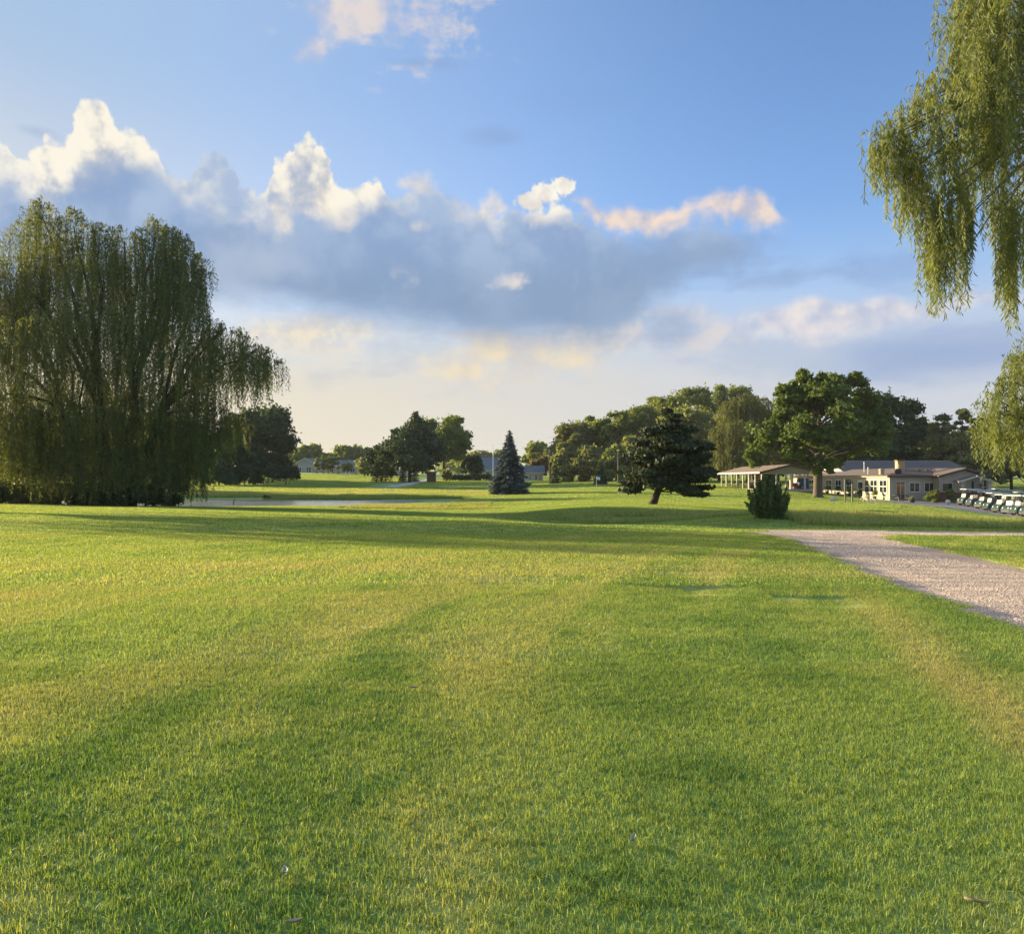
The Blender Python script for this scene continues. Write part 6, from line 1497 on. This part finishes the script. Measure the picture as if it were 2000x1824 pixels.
# two short white posts by the far houses, a bent stick in the pond
for i, (px, lab) in enumerate(((675.5, 'left one of two short white posts before the far houses'), (680.5, 'right one of two short white posts before the far houses'))):
    x, y = at_px(px, 236); t = thing('marker_post', lab, 'post', (x, y, gz(x, y)), 0, 'short white posts'); MB().cbox(-0.14, 0.14, -0.14, 0.14, -0.2, 1.0, 0.02).build('post', M_FRAME, t); MB().lathe([(0.2, 1.003), (0.2, 1.05), (0.04, 1.16)], 8).build('cap', M_FRAME, t)
x, y = at_px(456, 78); t = thing('dead_branch', 'thin dark bent branch sticking out of the pond', 'branch', (x, y, -1.3))
MB().tube([(0, 0, 0), (0.02, 0, 0.5), (0.1, 0, 0.85), (0.22, 0, 1.0)], [0.05, 0.045, 0.035, 0.015], 6).tube([(0.03, 0, 0.55), (-0.08, 0.03, 0.72)], [0.02, 0.008], 5).build('wood', M_BARKD, t)
# pale fallen leaves and clover heads in the near grass
M_LEAFP = pmat('fallen_leaf', (0.46, 0.38, 0.26), 0.7, 0.12, 30.0); M_FEATH = pmat('feather', (0.45, 0.42, 0.38), 0.8, 0.08, 30.0)
for i, (px, py, sc_, mat, nm, lab, rz) in enumerate(((578, 1813, 0.030, M_LEAFP, 'fallen_leaf', 'pale curled leaf in the grass at the bottom of the view', 0.4), (1235, 1648, 0.032, M_FEATH, 'fallen_leaf', 'pale pinkish leaf in the grass right of the middle', 1.2), (560, 1712, 0.030, M_FEATH, 'feather', 'small grey feather in the grass left of the pale curled leaf', 2.0),
                                                 (810, 1350, 0.030, M_FEATH, 'feather', 'small white feather in the middle of the lawn', 0.3), (1900, 1774, 0.040, M_LEAFP, 'straw_blade', 'straw-coloured blade lying in the grass at lower right', 2.6))):
    Y = EYE * F / (py - HOR); x = X_at(px, Y); t = thing(nm, lab, 'feather' if nm == 'feather' else ('leaf' if nm == 'fallen_leaf' else 'straw'), (x, Y, gz(x, Y) + 0.036), rz)
    n = 7; V = []
    for k in range(n):
        u = k / (n - 1); w_ = math.sin(math.pi * min(1, u * 0.92 + 0.06)) * (0.32 if nm != 'straw_blade' else 0.08)
        for s_ in (-1, 0, 1): V.append(((u - 0.5) * 2 * sc_, s_ * w_ * sc_, (0.25 * abs(s_) + 0.3 * (u - 0.5) ** 2) * sc_ * 1.2))
    m = MB(); m.add(V + [(a, b, c - 0.0012) for a, b, c in V], [(k * 3 + j, k * 3 + 3 + j, k * 3 + 4 + j, k * 3 + 1 + j) for k in range(n - 1) for j in (0, 1)] + [(21 + k * 3 + 1 + j, 21 + k * 3 + 4 + j, 21 + k * 3 + 3 + j, 21 + k * 3 + j) for k in range(n - 1) for j in (0, 1)])
    m.build('blade', mat, t, smooth=True); MB().tube([(-sc_ * 1.25, 0, 0.004), (sc_ * 0.9, 0, 0.002 + sc_ * 0.06)], 0.0012, 4).build('stalk', mat, t)
# loose stones on the gravel path
def stones(seed, size, n, lo, hi):
    rg = np.random.default_rng(seed); c = rg.uniform(-size / 2, size / 2, (n, 2)); r = rg.uniform(lo, hi, n) / 2; a = rg.uniform(0, 6.28, n)
    O = np.array([(1, 0, 0), (0.25, 0.9, 0.1), (-0.85, 0.5, 0), (-0.8, -0.6, 0.1), (0.35, -0.95, 0), (0.1, 0.05, 0.75), (-0.3, 0.2, 0.6)])
    V = np.repeat(O[None], n, 0) * rg.uniform(0.7, 1.25, (n, 7, 1))
    ca, sa = np.cos(a)[:, None], np.sin(a)[:, None]
    P_ = np.stack([(V[..., 0] * ca - V[..., 1] * sa) * r[:, None] + c[:, 0:1], (V[..., 0] * sa + V[..., 1] * ca) * r[:, None] * 0.85 + c[:, 1:2], V[..., 2] * r[:, None] * 1.0 + r[:, None] * 0.1], 2).reshape(-1, 3)
    T = np.array([(0, 1, 5), (1, 6, 5), (1, 2, 6), (2, 3, 6), (3, 5, 6), (3, 4, 5), (4, 0, 5)])
    return mesh_np('stones', P_, [(np.arange(n)[:, None, None] * 7 + T[None]).reshape(-1, 3)], M_PEB, tone=np.repeat(rg.random(n), 7))
M_PEB = bpy.data.materials.new('loose_stone'); M_PEB.use_nodes = True
g = Graph(M_PEB.node_tree); tn_ = Nd(g, g.new('ShaderNodeAttribute', attribute_name='tone').outputs['Fac'])
g.put(g.n['Principled BSDF'].inputs['Base Color'], g.ramp(tn_, [(0.0, (0.48, 0.36, 0.285)), (0.45, (0.68, 0.52, 0.42)), (0.85, (0.74, 0.59, 0.485)), (1.0, (0.77, 0.66, 0.56))])); g.n['Principled BSDF'].inputs['Roughness'].default_value = 0.85
scol = bpy.data.collections.new('stone_pieces')
for k in range(6): scol.objects.link(bpy.data.objects.new('stones_%d' % k, stones(400 + k, 0.5, 620, 0.008, 0.026)))
for k in range(6): scol.objects.link(bpy.data.objects.new('stones_%d' % (6 + k), stones(420 + k, 1.0, 700, 0.014, 0.040)))
pp_, ii_ = [], []
for (y0, y1, s, b0) in ((5.0, 15.0, 0.5, 0), (15.0, 28.0, 1.0, 6)):
    ys = np.arange(y0 + s / 2, y1, s)
    for y in ys:
        for x in np.arange(3.0 + s / 2, 26, s):
            d = float(poly_dist(np.array([x]), np.array([y]), PATH)[0])
            if d > s * 0.30: pp_.append((x, y)); ii_.append(b0 + rng_.randrange(6))
pp_ = np.array(pp_); me = bpy.data.meshes.new('gravel'); me.vertices.add(len(pp_))
me.vertices.foreach_set('co', np.stack([pp_[:, 0], pp_[:, 1], ground0(pp_[:, 0], pp_[:, 1]) + path_drop(pp_[:, 1]) - 0.001], 1).astype(np.float32).ravel())
me.attributes.new('rot', 'FLOAT_VECTOR', 'POINT').data.foreach_set('vector', np.array([(0, 0, rng_.randrange(4) * math.pi / 2) for _ in pp_], np.float32).ravel())
me.attributes.new('pick', 'INT', 'POINT').data.foreach_set('value', np.array(ii_, np.int32))
me.attributes.new('size', 'FLOAT_VECTOR', 'POINT').data.foreach_set('vector', np.ones((len(pp_), 3), np.float32).ravel())
tag(scatter('gravel', me, scol), 'loose pinkish gravel stones covering the path', 'gravel', kind='stuff')
# ------------------------------------------------------------------ evening air
hz = bpy.data.materials.new('haze_air'); hz.use_nodes = True
g = Graph(hz.node_tree); g.n.remove(g.n['Principled BSDF'])
v = g.new('ShaderNodeVolumePrincipled'); v.inputs['Color'].default_value = (0.90, 0.92, 0.95, 1); v.inputs['Density'].default_value = HAZE; v.inputs['Anisotropy'].default_value = 0.0
g.l.new(v.outputs[0], g.n['Material Output'].inputs['Volume'])
tag(MB().box(-6500, 6500, -700, 9500, -4.0, 42.0).build('haze', hz), kind='stuff')
